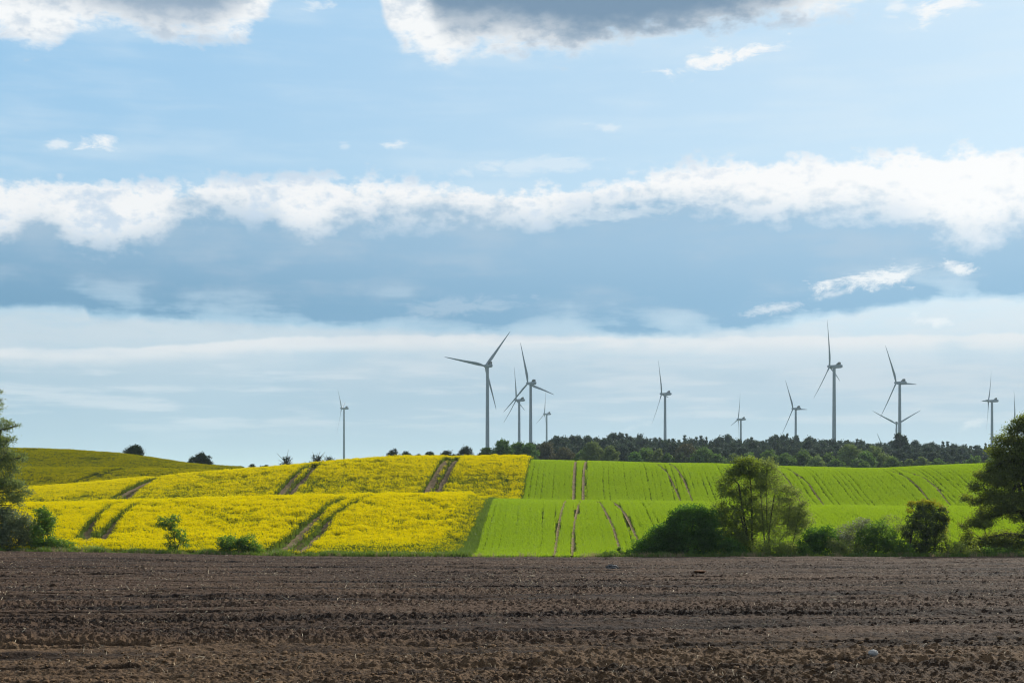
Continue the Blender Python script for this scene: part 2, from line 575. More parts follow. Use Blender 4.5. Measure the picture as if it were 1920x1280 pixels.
def land_z(x, d):
    """height of the open land beyond the ploughed field"""
    x, d = np.broadcast_arrays(np.asarray(x, float), np.asarray(d, float))
    px = 960 + F * x / np.maximum(d, 1)
    c2 = R_C2(px)
    left = np.clip((480 - px) / 120, 0, 1)
    ze = zrow(R_E(px), 113.0)
    zs = [ze, ze - 0.25, zrow(R_C1(px), 158.0), zrow(R_C1(px) + 15, 184.0), zrow(c2, 228.0),
          zrow(np.maximum(c2 + 8, 924 * left + (c2 + 26) * (1 - left)), 264.0),
          zrow(np.where(px < 450, R_C3(px), np.maximum(R_C3(px), c2 + 12)), 300.0),
          zrow(R_C3(px) + 14 + 6 * (1 - left), 338.0), zrow(R_C4(px), 420.0),
          np.full_like(px, 0.8), np.full_like(px, 0.3), np.zeros_like(px), np.zeros_like(px)]
    out = np.array(zs[0])
    for i in range(len(D_NODES) - 1):
        t = np.clip((d - D_NODES[i]) / (D_NODES[i + 1] - D_NODES[i]), 0, 1)
        s = 0.5 - 0.5 * np.cos(math.pi * t)
        sel = d >= D_NODES[i]
        out = np.where(sel, zs[i] * (1 - s) + zs[i + 1] * s, out)
    und = 0.10 * fbm(x / 14, d / 14, 2, 5) * np.clip((d - 118) / 20, 0, 1)
    return out + und


def d_of_row(px, row, d0, d1):
    """distance on the slope between d0 and d1 that shows at a photo row"""
    ds = np.linspace(d0, d1, 240)
    z = land_z((px - 960) / F * ds, ds)
    rows = HZ - (z - EYE) * F / ds
    return float(ds[np.argmin(np.abs(rows - row))])


def plough_base(x, d):
    px = 960 + F * x / np.maximum(d, 1)
    b = zrow(R_E(px), 113.0) + 0.0419 * 113
    t = np.clip((d - 55) / 58, 0, 1)
    return -0.0419 * d + b * t * t * (3 - 2 * t)


DRY_Q = 23.6           # everything nearer than this furrow was worked later and is drier


def plough_h(x, d):
    """height of the worked soil over the lie of the field"""
    q = d - 0.11 * x + 0.25 * noise2(x * 0.06, d * 0.05, 3)
    p = x + 0.11 * d
    h = 0.055 * soil_band(x, d) + 0.050 * noise2(p * 0.07, q * 0.45, 11) + 0.060 * noise2(p * 0.13, q * 1.25, 12) + 0.045 * noise2(p * 0.30, q * 2.6, 13)
    for qt, w, dep in ((23.2, 0.42, 0.085), (20.9, 0.25, 0.035), (26.9, 0.35, 0.05), (18.4, 0.28, 0.05), (30.5, 0.4, 0.07), (34.6, 0.35, 0.06), (40.0, 0.45, 0.07), (46.0, 0.45, 0.07), (54, 0.6, 0.08), (63, 0.6, 0.08), (75, 0.7, 0.09), (90, 0.9, 0.10), (16.6, 0.25, 0.04)):
        g_ = np.exp(-((q - qt) / w) ** 4)
        lip = np.exp(-((q - qt - 1.5 * w) / (0.5 * w)) ** 2) + np.exp(-((q - qt + 1.5 * w) / (0.5 * w)) ** 2)
        h = h - dep * g_ + dep * 0.7 * lip * (0.6 + 0.8 * noise2(p * 1.6, q * 0.8, 21))
        if qt == 23.2:
            track = g_
    c1 = np.maximum(0, noise2(p * 2.2, q * 3.0, 31)) ** 1.3
    c2 = np.maximum(0, noise2(p * 5.0, q * 6.0, 32)) ** 1.2
    c3 = noise2(p * 9, q * 11, 33)
    c4 = noise2(p * 21, q * 24, 34)
    rough = np.clip(0.75 + 0.7 * noise2(p * 0.08, q * 0.35, 41), 0.25, 1.4) * (1 - 0.75 * track)
    near = np.clip((25 - q) / 4, 0, 1)
    h = h + rough * ((0.040 + 0.03 * near) * c1 + 0.055 * c2 + 0.040 * c3 + 0.024 * c4)
    return h, q


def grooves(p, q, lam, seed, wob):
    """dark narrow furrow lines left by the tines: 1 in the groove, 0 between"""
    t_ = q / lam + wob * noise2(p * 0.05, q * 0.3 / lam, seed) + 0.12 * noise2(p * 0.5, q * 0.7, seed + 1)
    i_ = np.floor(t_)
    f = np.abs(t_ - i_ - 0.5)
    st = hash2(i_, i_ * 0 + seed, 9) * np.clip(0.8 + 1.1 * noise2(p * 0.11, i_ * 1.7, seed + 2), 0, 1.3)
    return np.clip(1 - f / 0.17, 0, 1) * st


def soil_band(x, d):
    """damp and crusted strips left by the cultivator, plus furrow shade painted as darker soil"""
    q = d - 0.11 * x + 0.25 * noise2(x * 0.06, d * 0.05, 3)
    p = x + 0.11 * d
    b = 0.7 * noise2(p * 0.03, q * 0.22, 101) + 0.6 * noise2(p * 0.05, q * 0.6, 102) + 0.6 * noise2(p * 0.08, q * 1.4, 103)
    return b - 2.0 * np.maximum(np.maximum(grooves(p, q, 0.62, 201, .5), grooves(p, q, 1.9, 211, .4)), grooves(p, q, 4.6, 221, .3)) + 0.3  # the groove term also darkens the soil, painting shade into the furrows


# ploughed field: fine relief where it is near
nd = 1120
dd = 14.0 * (114.0 / 14.0) ** np.linspace(0, 1, nd)
us = np.linspace(-0.42, 0.42, 880)
DG, UG = np.meshgrid(dd, us, indexing='ij')
XG = UG * DG
hh, qq = plough_h(XG, DG)
fade = np.clip((DG - 112.6) / 1.4, 0, 1)
ZG = plough_base(XG, DG) + hh * np.clip((116 - DG) / 6, 0.35, 1) - 0.6 * fade
dry = np.clip((DRY_Q - qq) / 0.6 + 0.5, 0, 1) * 0.85 + 0.12 * fbm(XG * 0.1, DG * 0.25, 2, 77) + 0.10
V = np.stack([XG, DG, ZG], -1).reshape(-1, 3)
fq = grid_quads(nd, len(us))
# the field goes on, coarse, behind and beside the camera
xs2 = np.linspace(-70, 70, 29); ys2 = np.linspace(-60, 14.2, 12)
Y2, X2 = np.meshgrid(ys2, xs2, indexing='ij')
V2 = np.stack([X2, Y2, -0.0419 * Y2 - 0.08], -1).reshape(-1, 3)
fq2 = grid_quads(12, 29) + len(V)
dry2, band2 = np.full(len(V2), 0.9), np.zeros(len(V2))
for sgn in (-1, 1):                # and out to both sides
    D3, U3 = np.meshgrid(np.linspace(14.0, 114.0, 260), sgn * np.linspace(0.4195, 1.1, 90), indexing='ij')
    h3, q3 = plough_h(U3 * D3, D3)
    V3 = np.stack([U3 * D3, D3, plough_base(U3 * D3, D3) + h3 * 0.8 - 0.6 * (D3 > 113.5)], -1).reshape(-1, 3)
    fq2 = np.concatenate([fq2, grid_quads(260, 90) + len(V) + len(V2)])
    V2 = np.concatenate([V2, V3])
    dry2 = np.concatenate([dry2, (np.clip((DRY_Q - q3) / 0.6 + 0.5, 0, 1) * 0.85 + 0.1).ravel()])
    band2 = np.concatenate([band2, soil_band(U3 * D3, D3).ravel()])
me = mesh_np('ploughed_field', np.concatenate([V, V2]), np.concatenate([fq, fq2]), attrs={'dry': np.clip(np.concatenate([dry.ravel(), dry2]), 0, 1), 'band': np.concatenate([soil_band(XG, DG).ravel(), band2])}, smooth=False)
o = obj('ploughed_field', me, M['soil'])
tag(o, 'dark brown ploughed field with furrows running across the foreground', kind='structure')


def plough_z(x, d):
    x = np.asarray(x, float); d = np.asarray(d, float)
    return plough_base(x, d) + plough_h(x, d)[0] * np.clip((116 - d) / 6, 0.35, 1)


# open land beyond: one sheet from the field edge to the horizon
dl = np.concatenate([np.arange(112.0, 340, 0.9), np.arange(340, 520, 4.0), np.geomspace(520, 30000, 40)])
ul = np.linspace(-0.9, 0.9, 361)
DL, UL = np.meshgrid(dl, ul, indexing='ij')
XL = UL * DL
ZL = land_z(XL, DL) - np.clip((114 - DL) / 2, 0, 1) * 0.7
XB = lambda d: np.interp(d, [112, 135, 158, 192, 228, 300], [-3.5, -2.75, -2.05, 1.2, 3.04, 7.0])
green = np.where(XL > XB(DL) - 0.6, 0.50, 0.36)
green = np.where(DL > 320, 0.9, green)
me = mesh_np('hills', np.stack([XL, DL, ZL], -1).reshape(-1, 3), grid_quads(len(dl), len(ul)), attrs={'green': green.ravel()}, smooth=True)
o = obj('hills', me, M['ground'])
tag(o, 'low rolling hills rising behind the ploughed field', kind='structure')
# the plain all round, below everything
t = np.linspace(0, 2 * math.pi, 65)[:-1]
gv = np.concatenate([[(0, 0, -9.0)], np.stack([30000 * np.cos(t), 30000 * np.sin(t), np.full(64, -9.0)], 1)])
me = mesh_np('ground', gv, tris=np.array([(0, 1 + i, 1 + (i + 1) % 64) for i in range(64)]), attrs={'green': np.full(65, 0.8)})
o = obj('ground', me, M['ground'])
tag(o, 'flat land all round the fields', kind='structure')

# ------------------------------------------------------------------ wheel tracks
RUTS = []          # (ys, xs) polylines of single ruts


def rut(points, d0, d1, w, kind):
    P_ = []
    for px, row in points:
        d = d_of_row(px, row, d0, d1)
        P_.append((d, (px - 960) / F * d))
    P_.sort()
    ds = np.array([p[0] for p in P_]); xs = np.array([p[1] for p in P_])
    # let it run on over the crest and into the dip
    s0 = (xs[1] - xs[0]) / max(ds[1] - ds[0], 1e-3); s1 = (xs[-1] - xs[-2]) / max(ds[-1] - ds[-2], 1e-3)
    s0, s1 = np.clip((s0, s1), -0.2, 0.2)
    ds = np.concatenate([[ds[0] - 6], ds, [ds[-1] + 8]])
    xs = np.concatenate([[xs[0] - 6 * s0], xs, [xs[-1] + 8 * s1]])
    RUTS.append((ds, xs, w, kind))


S1, S2, S3 = (117.5, 157), (186, 227), (266, 298)
for pts_ in (((528, 1036), (568, 1002), (609, 966), (632, 950)), ((571, 1034), (620, 982), (650, 962), (672, 950)),
             ((160, 1018), (166, 1000), (178, 984), (196, 968)), ((196, 1014), (212, 992), (226, 978), (243, 964))):
    rut(pts_, *S1, 0.42, 'rape')
for pts_ in (((797, 930), (812, 905), (822, 888), (833, 870)), ((820, 930), (836, 900), (845, 884), (853, 870)),
             ((526, 930), (545, 908), (556, 896), (571, 884)), ((546, 931), (566, 908), (578, 896), (594, 880)),
             ((212, 944), (238, 926), (254, 918), (270, 910)), ((234, 944), (256, 926), (270, 918), (286, 909))):
    rut(pts_, *S2, 0.48, 'rape')
for pts_ in (((162, 902), (185, 893), (207, 887)), ((178, 902), (201, 893), (223, 887))):
    rut(pts_, *S3, 0.4, 'rape')
for pts_ in (((1040, 1040), (1046, 1000), (1052, 965), (1059, 944)), ((1073, 1040), (1075, 1000), (1081, 965), (1087, 944)),
             ((1163, 1034), (1153, 1000), (1140, 970), (1126, 946)), ((1192, 1006), (1182, 985), (1170, 962), (1154, 946))):
    rut(pts_, *S1, 0.13, 'grain')
for pts_ in (((1075, 935), (1076, 905), (1077, 885), (1079, 868)), ((1093.5, 935), (1094, 905), (1095, 885), (1098, 868)),
             ((1275, 938), (1262, 908), (1251, 888), (1233, 872)), ((1297, 938), (1285, 908), (1275, 888), (1258, 872)),
             ((1500, 942), (1485, 912), (1470, 893), (1452, 879)), ((1540, 942), (1520, 912), (1498, 893), (1474, 880)),
             ((1742, 940), (1724, 915), (1702, 897), (1670, 884)), ((1775, 940), (1756, 915), (1733, 897), (1690, 883))):
    rut(pts_, *S2, 0.19 if pts_[0][0] < 1200 else 0.11, 'grain')

for ds, xs, w, kind in RUTS:
    n = 60
    dq = np.linspace(ds[0], ds[-1], n)
    xq = np.interp(dq, ds, xs)
    nc = 6
    offs = np.linspace(-w, w, nc)
    wob = 1 + 0.35 * noise2(dq * 0.9, dq * 0 + xs[0], 51)
    X_ = xq[:, None] + offs[None, :] * wob[:, None]
    D_ = np.repeat(dq[:, None], nc, 1)
    prof = 0.035 - 0.05 * (1 - (offs / w) ** 2)[None, :]
    Z_ = land_z(X_, D_) + 0.085 + prof + 0.03 * noise2(X_ * 5, D_ * 3, 52)
    me = mesh_np('wheel_track', np.stack([X_, D_, Z_], -1).reshape(-1, 3), grid_quads(n, nc),
                 attrs={'dry': np.full(n * nc, 0.35 if kind == 'rape' else 0.75)}, smooth=True)
    o = obj('wheel_track', me, M['track'])
    tag(o, 'bare earth wheel track running up through the yellow rapeseed' if kind == 'rape' else 'bare earth wheel track running up through the green grain', kind='structure', group='tractor wheel tracks in the crops')


def rut_clear(x, d, kind, extra):
    ok = np.ones(len(x), bool)
    for ds, xs, w, k in RUTS:
        if k != kind:
            continue
        inn = (d > ds[0]) & (d < ds[-1])
        ok &= ~(inn & (np.abs(x - np.interp(d, ds, xs)) < w + extra))
    return ok


# ------------------------------------------------------------------ scattering of uncountable growth
SRC = {}


def src_collection(name, metas, mats):
    c = bpy.data.collections.new(name)
    for i, me in enumerate(metas):
        o = bpy.data.objects.new('%s_%02d' % (name, i), me)
        for m in mats:
            me.materials.append(m)
        c.objects.link(o)
    return c


def scatter(name, P_, rotz, scl, var, coll, label, tilt=None):
    n = len(P_)
    me = bpy.data.meshes.new(name)
    me.vertices.add(n)
    me.vertices.foreach_set('co', np.ascontiguousarray(P_, np.float32).ravel())
    rot = np.zeros((n, 3), np.float32); rot[:, 2] = rotz
    if tilt is not None:
        rot[:, 0] = tilt
    a_ = me.attributes.new('rot', 'FLOAT_VECTOR', 'POINT'); a_.data.foreach_set('vector', rot.ravel())
    scl = np.asarray(scl, np.float32)
    if scl.ndim == 1:
        scl = np.repeat(scl[:, None], 3, 1)
    a_ = me.attributes.new('scl', 'FLOAT_VECTOR', 'POINT'); a_.data.foreach_set('vector', np.ascontiguousarray(scl).ravel())
    a_ = me.attributes.new('var', 'INT', 'POINT'); a_.data.foreach_set('value', np.asarray(var, np.int32))
    o = bpy.data.objects.new(name, me)
    COL.objects.link(o)
    nt = bpy.data.node_groups.new(name, 'GeometryNodeTree')
    nt.interface.new_socket('Geometry', in_out='INPUT', socket_type='NodeSocketGeometry')
    nt.interface.new_socket('Geometry', in_out='OUTPUT', socket_type='NodeSocketGeometry')
    gi = nt.nodes.new('NodeGroupInput'); go = nt.nodes.new('NodeGroupOutput')
    ci = nt.nodes.new('GeometryNodeCollectionInfo')
    ci.inputs['Collection'].default_value = coll
    ci.inputs['Separate Children'].default_value = True
    ci.inputs['Reset Children'].default_value = True
    ip = nt.nodes.new('GeometryNodeInstanceOnPoints')
    ip.inputs['Pick Instance'].default_value = True
    def na(nm, ty):
        k = nt.nodes.new('GeometryNodeInputNamedAttribute')
        k.data_type = ty
        k.inputs['Name'].default_value = nm
        return [s for s in k.outputs if s.enabled and s.name == 'Attribute'][0]
    er = nt.nodes.new('FunctionNodeEulerToRotation')
    L = nt.links.new
    L(gi.outputs[0], ip.inputs['Points']); L(ci.outputs[0], ip.inputs['Instance'])
    L(na('var', 'INT'), ip.inputs['Instance Index'])
    L(na('rot', 'FLOAT_VECTOR'), er.inputs[0]); L(er.outputs[0], ip.inputs['Rotation'])
    L(na('scl', 'FLOAT_VECTOR'), ip.inputs['Scale'])
    L(ip.outputs[0], go.inputs[0])
    md = o.modifiers.new('scatter', 'NODES')
    md.node_group = nt
    tag(o, label, kind='stuff')
    return o


def leaf_quads(c, nrm, size, rng, aspect=0.7):
    """one rhombic leaf per centre"""
    n = len(c)
    nrm = nrm / np.linalg.norm(nrm, axis=1, keepdims=True)
    r = rng.normal(size=(n, 3))
    u = np.cross(nrm, r); u /= np.linalg.norm(u, axis=1, keepdims=True) + 1e-9
    v = np.cross(nrm, u)
    s = np.asarray(size)[:, None] * 0.5
    bend = nrm * s * 0.25
    V_ = np.stack([c - u * s - bend, c - v * s * aspect, c + u * s - bend, c + v * s * aspect], 1).reshape(-1, 3)
    Q_ = np.arange(4 * n).reshape(-1, 4)
    return V_, Q_


def rape_mesh(i, flowers, rng):
    V_, Q_, mi, ti = [], [], [], []
    def put(v, q, m, t):
        Q_.append(q + sum(len(a) for a in V_)); V_.append(v); mi.append(np.full(len(q), m)); ti.append(np.repeat(t, 4))
    # stems and leaves
    ns = 9
    b = rng.normal(0, 0.15, (ns, 2))
    for k in range(ns):
        w = 0.022 + 0.02 * rng.random()
        ang = rng.random() * 6.28
        hx, hy = math.cos(ang) * w, math.sin(ang) * w
        t_ = b[k] * 1.5 + rng.normal(0, 0.05, 2); hgt = 0.72 + 0.2 * rng.random()
        v = np.array([(b[k][0] - hx, b[k][1] - hy, -0.1), (b[k][0] + hx, b[k][1] + hy, -0.1), (t_[0] + hx * .6, t_[1] + hy * .6, hgt), (t_[0] - hx * .6, t_[1] - hy * .6, hgt)])
        put(v, np.array([[0, 1, 2, 3]]), 0, np.array([rng.random()]))
    nl = 16
    c = np.stack([rng.normal(0, 0.2, nl), rng.normal(0, 0.2, nl), rng.uniform(0.1, 0.75, nl)], 1)
    v, q = leaf_quads(c, rng.normal(size=(nl, 3)) + (0, 0, 0.8), rng.uniform(0.12, 0.24, nl), rng, 0.5)
    put(v, q, 0, rng.random(nl))
    # flower heads: small knots of petals at the ends of the shoots
    for k in range(flowers):
        hc = np.array([rng.normal(0, 0.19), rng.normal(0, 0.19), rng.uniform(0.62, 1.0)])
        m = 5
        c = hc + rng.normal(0, 0.03, (m, 3)) * (1, 1, 1.6)
        v, q = leaf_quads(c, rng.normal(size=(m, 3)) + (0, 0, 0.5), rng.uniform(0.055, 0.095, m), rng, 0.9)
        put(v, q, 1, rng.random(m))
    V_ = np.concatenate(V_)
    return mesh_np('rape_plant', V_, np.concatenate(Q_), attrs={'tint': np.concatenate(ti)}, mat_idx=np.concatenate(mi))


rr = np.random.default_rng(11)
rape_src = src_collection('rape_plant', [rape_mesh(i, f, rr) for i, f in enumerate((16, 17, 15, 13, 4, 1))], [M['rape_green'], M['petal']])


def blade_tuft(n, hgt, w, spread, rng):
    V_, T_, ti = [], [], []
    for k in range(n):
        a0 = rng.random() * 6.28
        bx, by = rng.normal(0, spread, 2)
        lx, ly = rng.normal(0, hgt * 0.3, 2)
        hx, hy = math.cos(a0) * w / 2, math.sin(a0) * w / 2
        hh_ = hgt * rng.uniform(0.65, 1.1)
        s = len(V_)
        V_ += [(bx - hx, by - hy, -0.05), (bx + hx, by + hy, -0.05), (bx + lx * .35 + hx * .8, by + ly * .35 + hy * .8, hh_ * .6), (bx + lx * .35 - hx * .8, by + ly * .35 - hy * .8, hh_ * .6), (bx + lx, by + ly, hh_)]
        T_ += [(s, s + 1, s + 2), (s, s + 2, s + 3), (s + 3, s + 2, s + 4)]
        ti += [rng.random()] * 5
    return mesh_np('tuft', np.array(V_), tris=np.array(T_), attrs={'tint': np.array(ti)})


grain_src = src_collection('grain_tuft', [blade_tuft(10, 0.28, 0.05, 0.075, rr) for _ in range(4)], [M['grain']])
weed_src = src_collection('weed_tuft', [blade_tuft(14, 0.42, 0.035, 0.13, rr) for _ in range(4)], [M['weed']])
dry_src = src_collection('dry_tuft', [blade_tuft(12, 0.5, 0.02, 0.10, rr) for _ in range(4)], [M['dry_grass']])


def jitter_grid(x0, x1, y0, y1, step, rng):
    xs, ys = np.meshgrid(np.arange(x0, x1, step), np.arange(y0, y1, step))
    return xs.ravel() + rng.uniform(-.5, .5, xs.size) * step, ys.ravel() + rng.uniform(-.5, .5, xs.size) * step


def rape_zone(name, d0, d1, step, px_lo, px_hi, label, wide=1.0, bound=True):
    x, d = jitter_grid((px_lo - 960) / F * d1, (px_hi - 960) / F * d1 + 6, d0, d1, step, RNG)
    px = 960 + F * x / d
    k = (px > px_lo) & (px < px_hi)
    if bound:
        edge = np.where(d < 165, 0.55 + 0.9 * np.clip((150 - d) / 35, 0, 1), 0.25)
        k &= x < XB(d) - edge + 0.25 * noise2(d * 0.4, d * 0, 61)
    x, d = x[k], d[k]
    k = rut_clear(x, d, 'rape', np.where(d < 170, 0.20 + 0.45 * np.clip((142 - d) / 22, 0, 1), 0.31))
    x, d = x[k], d[k]
    px = 960 + F * x / d
    z = land_z(x, d)
    # where the stand is thin or late there are fewer flowers
    n = fbm(x * 0.12, d * 0.12, 3, 71) + 0.95 * noise2(x * 0.8, d * 0.5, 75)
    thin = 0.24 + 0.95 * np.clip(n - 0.10, 0, 0.8)
    if bound:
        thin = thin + 0.75 * np.clip((5.0 - (XB(d) - x)) / 5.0, 0, 1) * (d < 170) + 0.25 * np.clip((121 - d) / 4, 0, 1) + 0.75 * np.clip((125 - d) / 6, 0, 1) * np.clip((px - 560) / 80, 0, 1)
        thin = thin + (0.55 + 0.7 * noise2(x * 0.55, d * 0.07, 78)) * np.clip((216 - d) / 20, 0, 1) * (d > 184)
    if d0 > 330:
        thin = thin + 0.5 * np.clip((372 - d) / 14, 0, 1) * np.clip((px - 100) / 30, 0, 1)
    lowgrow = 0.24 * np.clip(n - 0.05, 0, 0.9)
    u = RNG.random(len(x))
    var = np.where(u < thin * 0.4, 5, np.where(u < thin, 4, RNG.integers(0, 4, len(x))))
    s = RNG.uniform(0.8, 1.05, len(x)) * (1 + 0.10 * noise2(x * 0.25, d * 0.25, 73) + 0.16 * noise2(x * 0.9, d * 0.6, 74)) * (1 - lowgrow)
    if bound:
        near_edge = np.clip((XB(d) - x) / 3.0, 0.55, 1)
        s = s * np.where(d < 170, near_edge, 1) * np.clip((d - 111) / 8, 0.6, 1)
    scl = np.stack([s * wide, s * wide, s], 1)
    scatter(name, np.stack([x, d, z - 0.04], 1), RNG.random(len(x)) * 6.28, scl, var, rape_src, label)


rape_zone('rapeseed_crop', 115.5, 165, 0.235, -420, 960, 'yellow flowering rapeseed on the nearest slope left of the green grain', 1.0)
rape_zone('rapeseed_crop', 178, 236, 0.285, -420, 1010, 'yellow flowering rapeseed on the second slope up to the skyline', 1.15)
rape_zone('rapeseed_crop', 262, 312, 0.40, -360, 470, 'yellow flowering rapeseed on the far left slope below the dark hill', 1.5, False)


rape_zone('rapeseed_crop', 336, 440, 0.62, -400, 452, 'rapeseed on the far left hill under the lone skyline tree', 2.2, False)


def grain_zone(name, d0, d1, step, row_w, px_hi, label):
    # drilled rows run with the wheel tracks
    x, d = jitter_grid(-6, (px_hi - 960) / F * d1 + 2, d0, d1, step, RNG)
    px = 960 + F * x / d
    q = x - XB(d)
    k = (px < px_hi) & (q > 0.05)
    # drill bouts: narrow gaps where two passes of the drill do not quite meet
    bout = (q + 0.12 * noise2(d * 0.06, q * 0.15, 81)) / row_w
    bi = np.floor(bout + 0.5)
    gap = np.abs(bout - bi) * row_w
    strength = hash2(bi, bi * 0 + 3, 5)
    gw = 0.05 + (0.15 if row_w < 0.7 else 0.145) * np.maximum(0, strength - 0.1) * (0.95 + 0.4 * noise2(d * 0.07, bi * 3.7, 82))
    k &= gap > gw
    x, d = x[k], d[k]
    k = rut_clear(x, d, 'grain', 0.10)
    x, d = x[k], d[k]
    z = land_z(x, d)
    s = RNG.uniform(0.9, 1.1, len(x)) * (1 + 0.14 * fbm(x * 0.15, d * 0.10, 3, 83))
    scatter(name, np.stack([x, d, z], 1), RNG.random(len(x)) * 6.28, s, RNG.integers(0, 4, len(x)), grain_src, label)


grain_zone('grain_crop', 115.3, 164, 0.15, 0.62, 2240, 'young bright green grain on the nearest slope right of the rapeseed')
grain_zone('grain_crop', 180, 236, 0.185, 0.80, 2240, 'young bright green grain on the second slope up to the wood')

# weeds on the field edge and along the boundary between the crops
x, d = jitter_grid(-58, 56, 113.6, 116.2, 0.22, RNG)
px = 960 + F * x / d
keep = RNG.random(len(x)) < np.where((px > 880) & (px < 1120), 0.25, 0.75)
x, d = x[keep], d[keep]; px = px[keep]
xb_, db_ = jitter_grid(-7, 5, 114, 162, 0.24, RNG)
w_ = np.where(db_ < 165, 0.5 + 1.1 * np.clip((150 - db_) / 35, 0, 1), 0.4)
k = (xb_ < XB(db_) + 0.05) & (xb_ > XB(db_) - w_ - 0.5)
xa, da = np.concatenate([x, xb_[k]]), np.concatenate([d, db_[k]])
x3, d3 = jitter_grid(0, 6, 182, 232, 0.35, RNG)
k = (x3 < XB(d3) + 0.1) & (x3 > XB(d3) - 0.5)
xa, da = np.concatenate([xa, x3[k]]), np.concatenate([da, d3[k]])
# and the flanks of the tractor tracks in the rapeseed
for ds, xs, w, kind in RUTS:
    if kind == 'rape' and ds[0] < 170:
        n = 150
        dq = RNG.uniform(ds[0], ds[-1], n)
        xa = np.concatenate([xa, np.interp(dq, ds, xs) + np.where(RNG.random(n) < .5, -1, 1) * RNG.uniform(w * 0.8, w + 0.25, n)])
        da = np.concatenate([da, dq])
pxa = 960 + F * xa / da
s = RNG.uniform(0.55, 1.15, len(xa)) * np.where(da < 116.3, np.where((pxa > 880) & (pxa < 1120), 0.45, 0.85 + 0.9 * noise2(pxa / 34, pxa * 0, 92) + 0.25 * ((pxa > 600) & (pxa < 880))), 1.0)
scatter('weeds', np.stack([xa, da, land_z(xa, da)], 1), RNG.random(len(xa)) * 6.28, s, RNG.integers(0, 4, len(xa)), weed_src,
        'green weeds and grass along the field edge and the crop boundary')
# dry grass stalks at the edge
n = 1500
x = RNG.uniform(-46, 44, n); d = RNG.uniform(113.2, 114.8, n)
px = 960 + F * x / d
dens = 0.15 + 0.85 * np.clip(noise2(px / 60, px * 0, 91) * 1.6, 0, 1) + 0.8 * ((px > 380) & (px < 415)) + 0.6 * ((px > 95) & (px < 130)) + 0.5 * ((px > 1180) & (px < 1290)) + 0.5 * ((px > 1745) & (px < 1780))
k = RNG.random(n) < dens * 0.8
x, d = x[k], d[k]
scatter('dry_grass', np.stack([x, d, land_z(x, d) - 0.02], 1), RNG.random(len(x)) * 6.28, RNG.uniform(0.4, 1.1, len(x)), RNG.integers(0, 4, len(x)), dry_src,
        'pale dry grass stalks along the edge of the ploughed field')


# ------------------------------------------------------------------ litter on the ploughed soil
def lump_mesh(rng, flat=0.7, sub=1, amp=0.25):
    t_ = (1 + 5 ** 0.5) / 2
    import bmesh
    bm = bmesh.new()
    bmesh.ops.create_icosphere(bm, subdivisions=sub + 1, radius=0.5)
    off = rng.uniform(0, 50)
    for v in bm.verts:
        n_ = v.co.normalized()
        f = 1 + amp * float(noise2(n_.x * 1.6 + off, n_.y * 1.6 + n_.z * 2.1, 5)) + amp * 0.6 * float(noise2(n_.x * 3.7 + off, n_.y * 3.7 - n_.z * 3.1, 6))
        v.co = Vector((n_.x * f * 0.5, n_.y * f * 0.5, n_.z * f * 0.5 * flat))
    me = bpy.data.meshes.new('lump')
    bm.to_mesh(me); bm.free()
    for p in me.polygons:
        p.use_smooth = True
    return me


def lump_attr(me, v):
    for nm, q in (('dry', v), ('band', 0.9)):
        a_ = me.attributes.new(nm, 'FLOAT', 'POINT'); a_.data.foreach_set('value', np.full(len(me.vertices), q, np.float32))
    return me


clod_src = src_collection('clod', [lump_attr(lump_mesh(rr, 0.65, 1, 0.55), v) for v in (0.95, 0.8, 0.2, 0.1, 0.0, 0.05)], [M['soil']])
n = 30000
d = 14.5 + (112 - 14.5) * RNG.random(n) ** 2.0
x = RNG.uniform(-0.41, 0.41, n) * d
hq = plough_h(x, d)[1]
keep = RNG.random(n) < np.clip(0.5 + 0.9 * noise2((x + 0.11 * d) * 0.1, hq * 0.5, 41), 0.06, 1)
keep &= np.abs(hq - 23.2) > 0.4
x, d, hq = x[keep], d[keep], hq[keep]
sz = np.exp(RNG.normal(-3.35, 0.42, len(x))); sz = np.clip(sz, 0.015, 0.13)
var = np.where(hq < DRY_Q, RNG.integers(0, 2, len(x)), RNG.integers(2, 6, len(x)))
scatter('soil_clods', np.stack([x, d, plough_z(x, d) + sz * 0.05], 1), RNG.random(len(x)) * 6.28, sz, var, clod_src, 'loose clods of soil lying over the ploughed field', tilt=RNG.normal(0, .5, len(x)))

# straw and stubble
n = 26000
d = 15 + 97 * RNG.random(n) ** 1.25
x = RNG.uniform(-0.41, 0.41, n) * d
k = RNG.random(n) < np.clip(0.42 + 0.9 * noise2(x * 0.35, d * 0.25, 95), 0.08, 1)
x, d = x[k], d[k]; n = len(x)
z = plough_z(x, d) + 0.012
L_ = np.clip(np.exp(RNG.normal(-3.1, 0.6, n)), 0.015, 0.22) * np.clip(d / 30, 0.8, 1.6); th = RNG.uniform(0.0025, 0.006, n) * np.clip(d / 25, 0.8, 2.2)
az = RNG.random(n) * 6.28; up = np.clip(np.abs(RNG.normal(0, 0.35, n)), 0, 1.3)
dr = np.stack([np.cos(az) * np.cos(up), np.sin(az) * np.cos(up), np.sin(up)], 1)
base = np.stack([x, d, z], 1)
mid = base + dr * (L_ * 0.5)[:, None] + np.stack([RNG.normal(0, .06, n) * L_, RNG.normal(0, .06, n) * L_, np.abs(RNG.normal(0, .10, n)) * L_], 1)
tip = base + dr * L_[:, None]
s1 = np.cross(dr, (0.1, 0.2, 1.0)); s1 /= np.linalg.norm(s1, axis=1, keepdims=True); s2 = np.cross(dr, s1)
ring = lambda c, f: [c + (s1 * math.cos(w) + s2 * math.sin(w)) * (th * f)[:, None] for w in (0.0, 2.094, 4.189)]
big = L_ > 0.09
tip = np.where(big[:, None], tip, mid * 2 - base)
Vs = np.stack(ring(base, 1) + ring(mid, 1) + ring(tip, 0.6), 1).reshape(-1, 3)
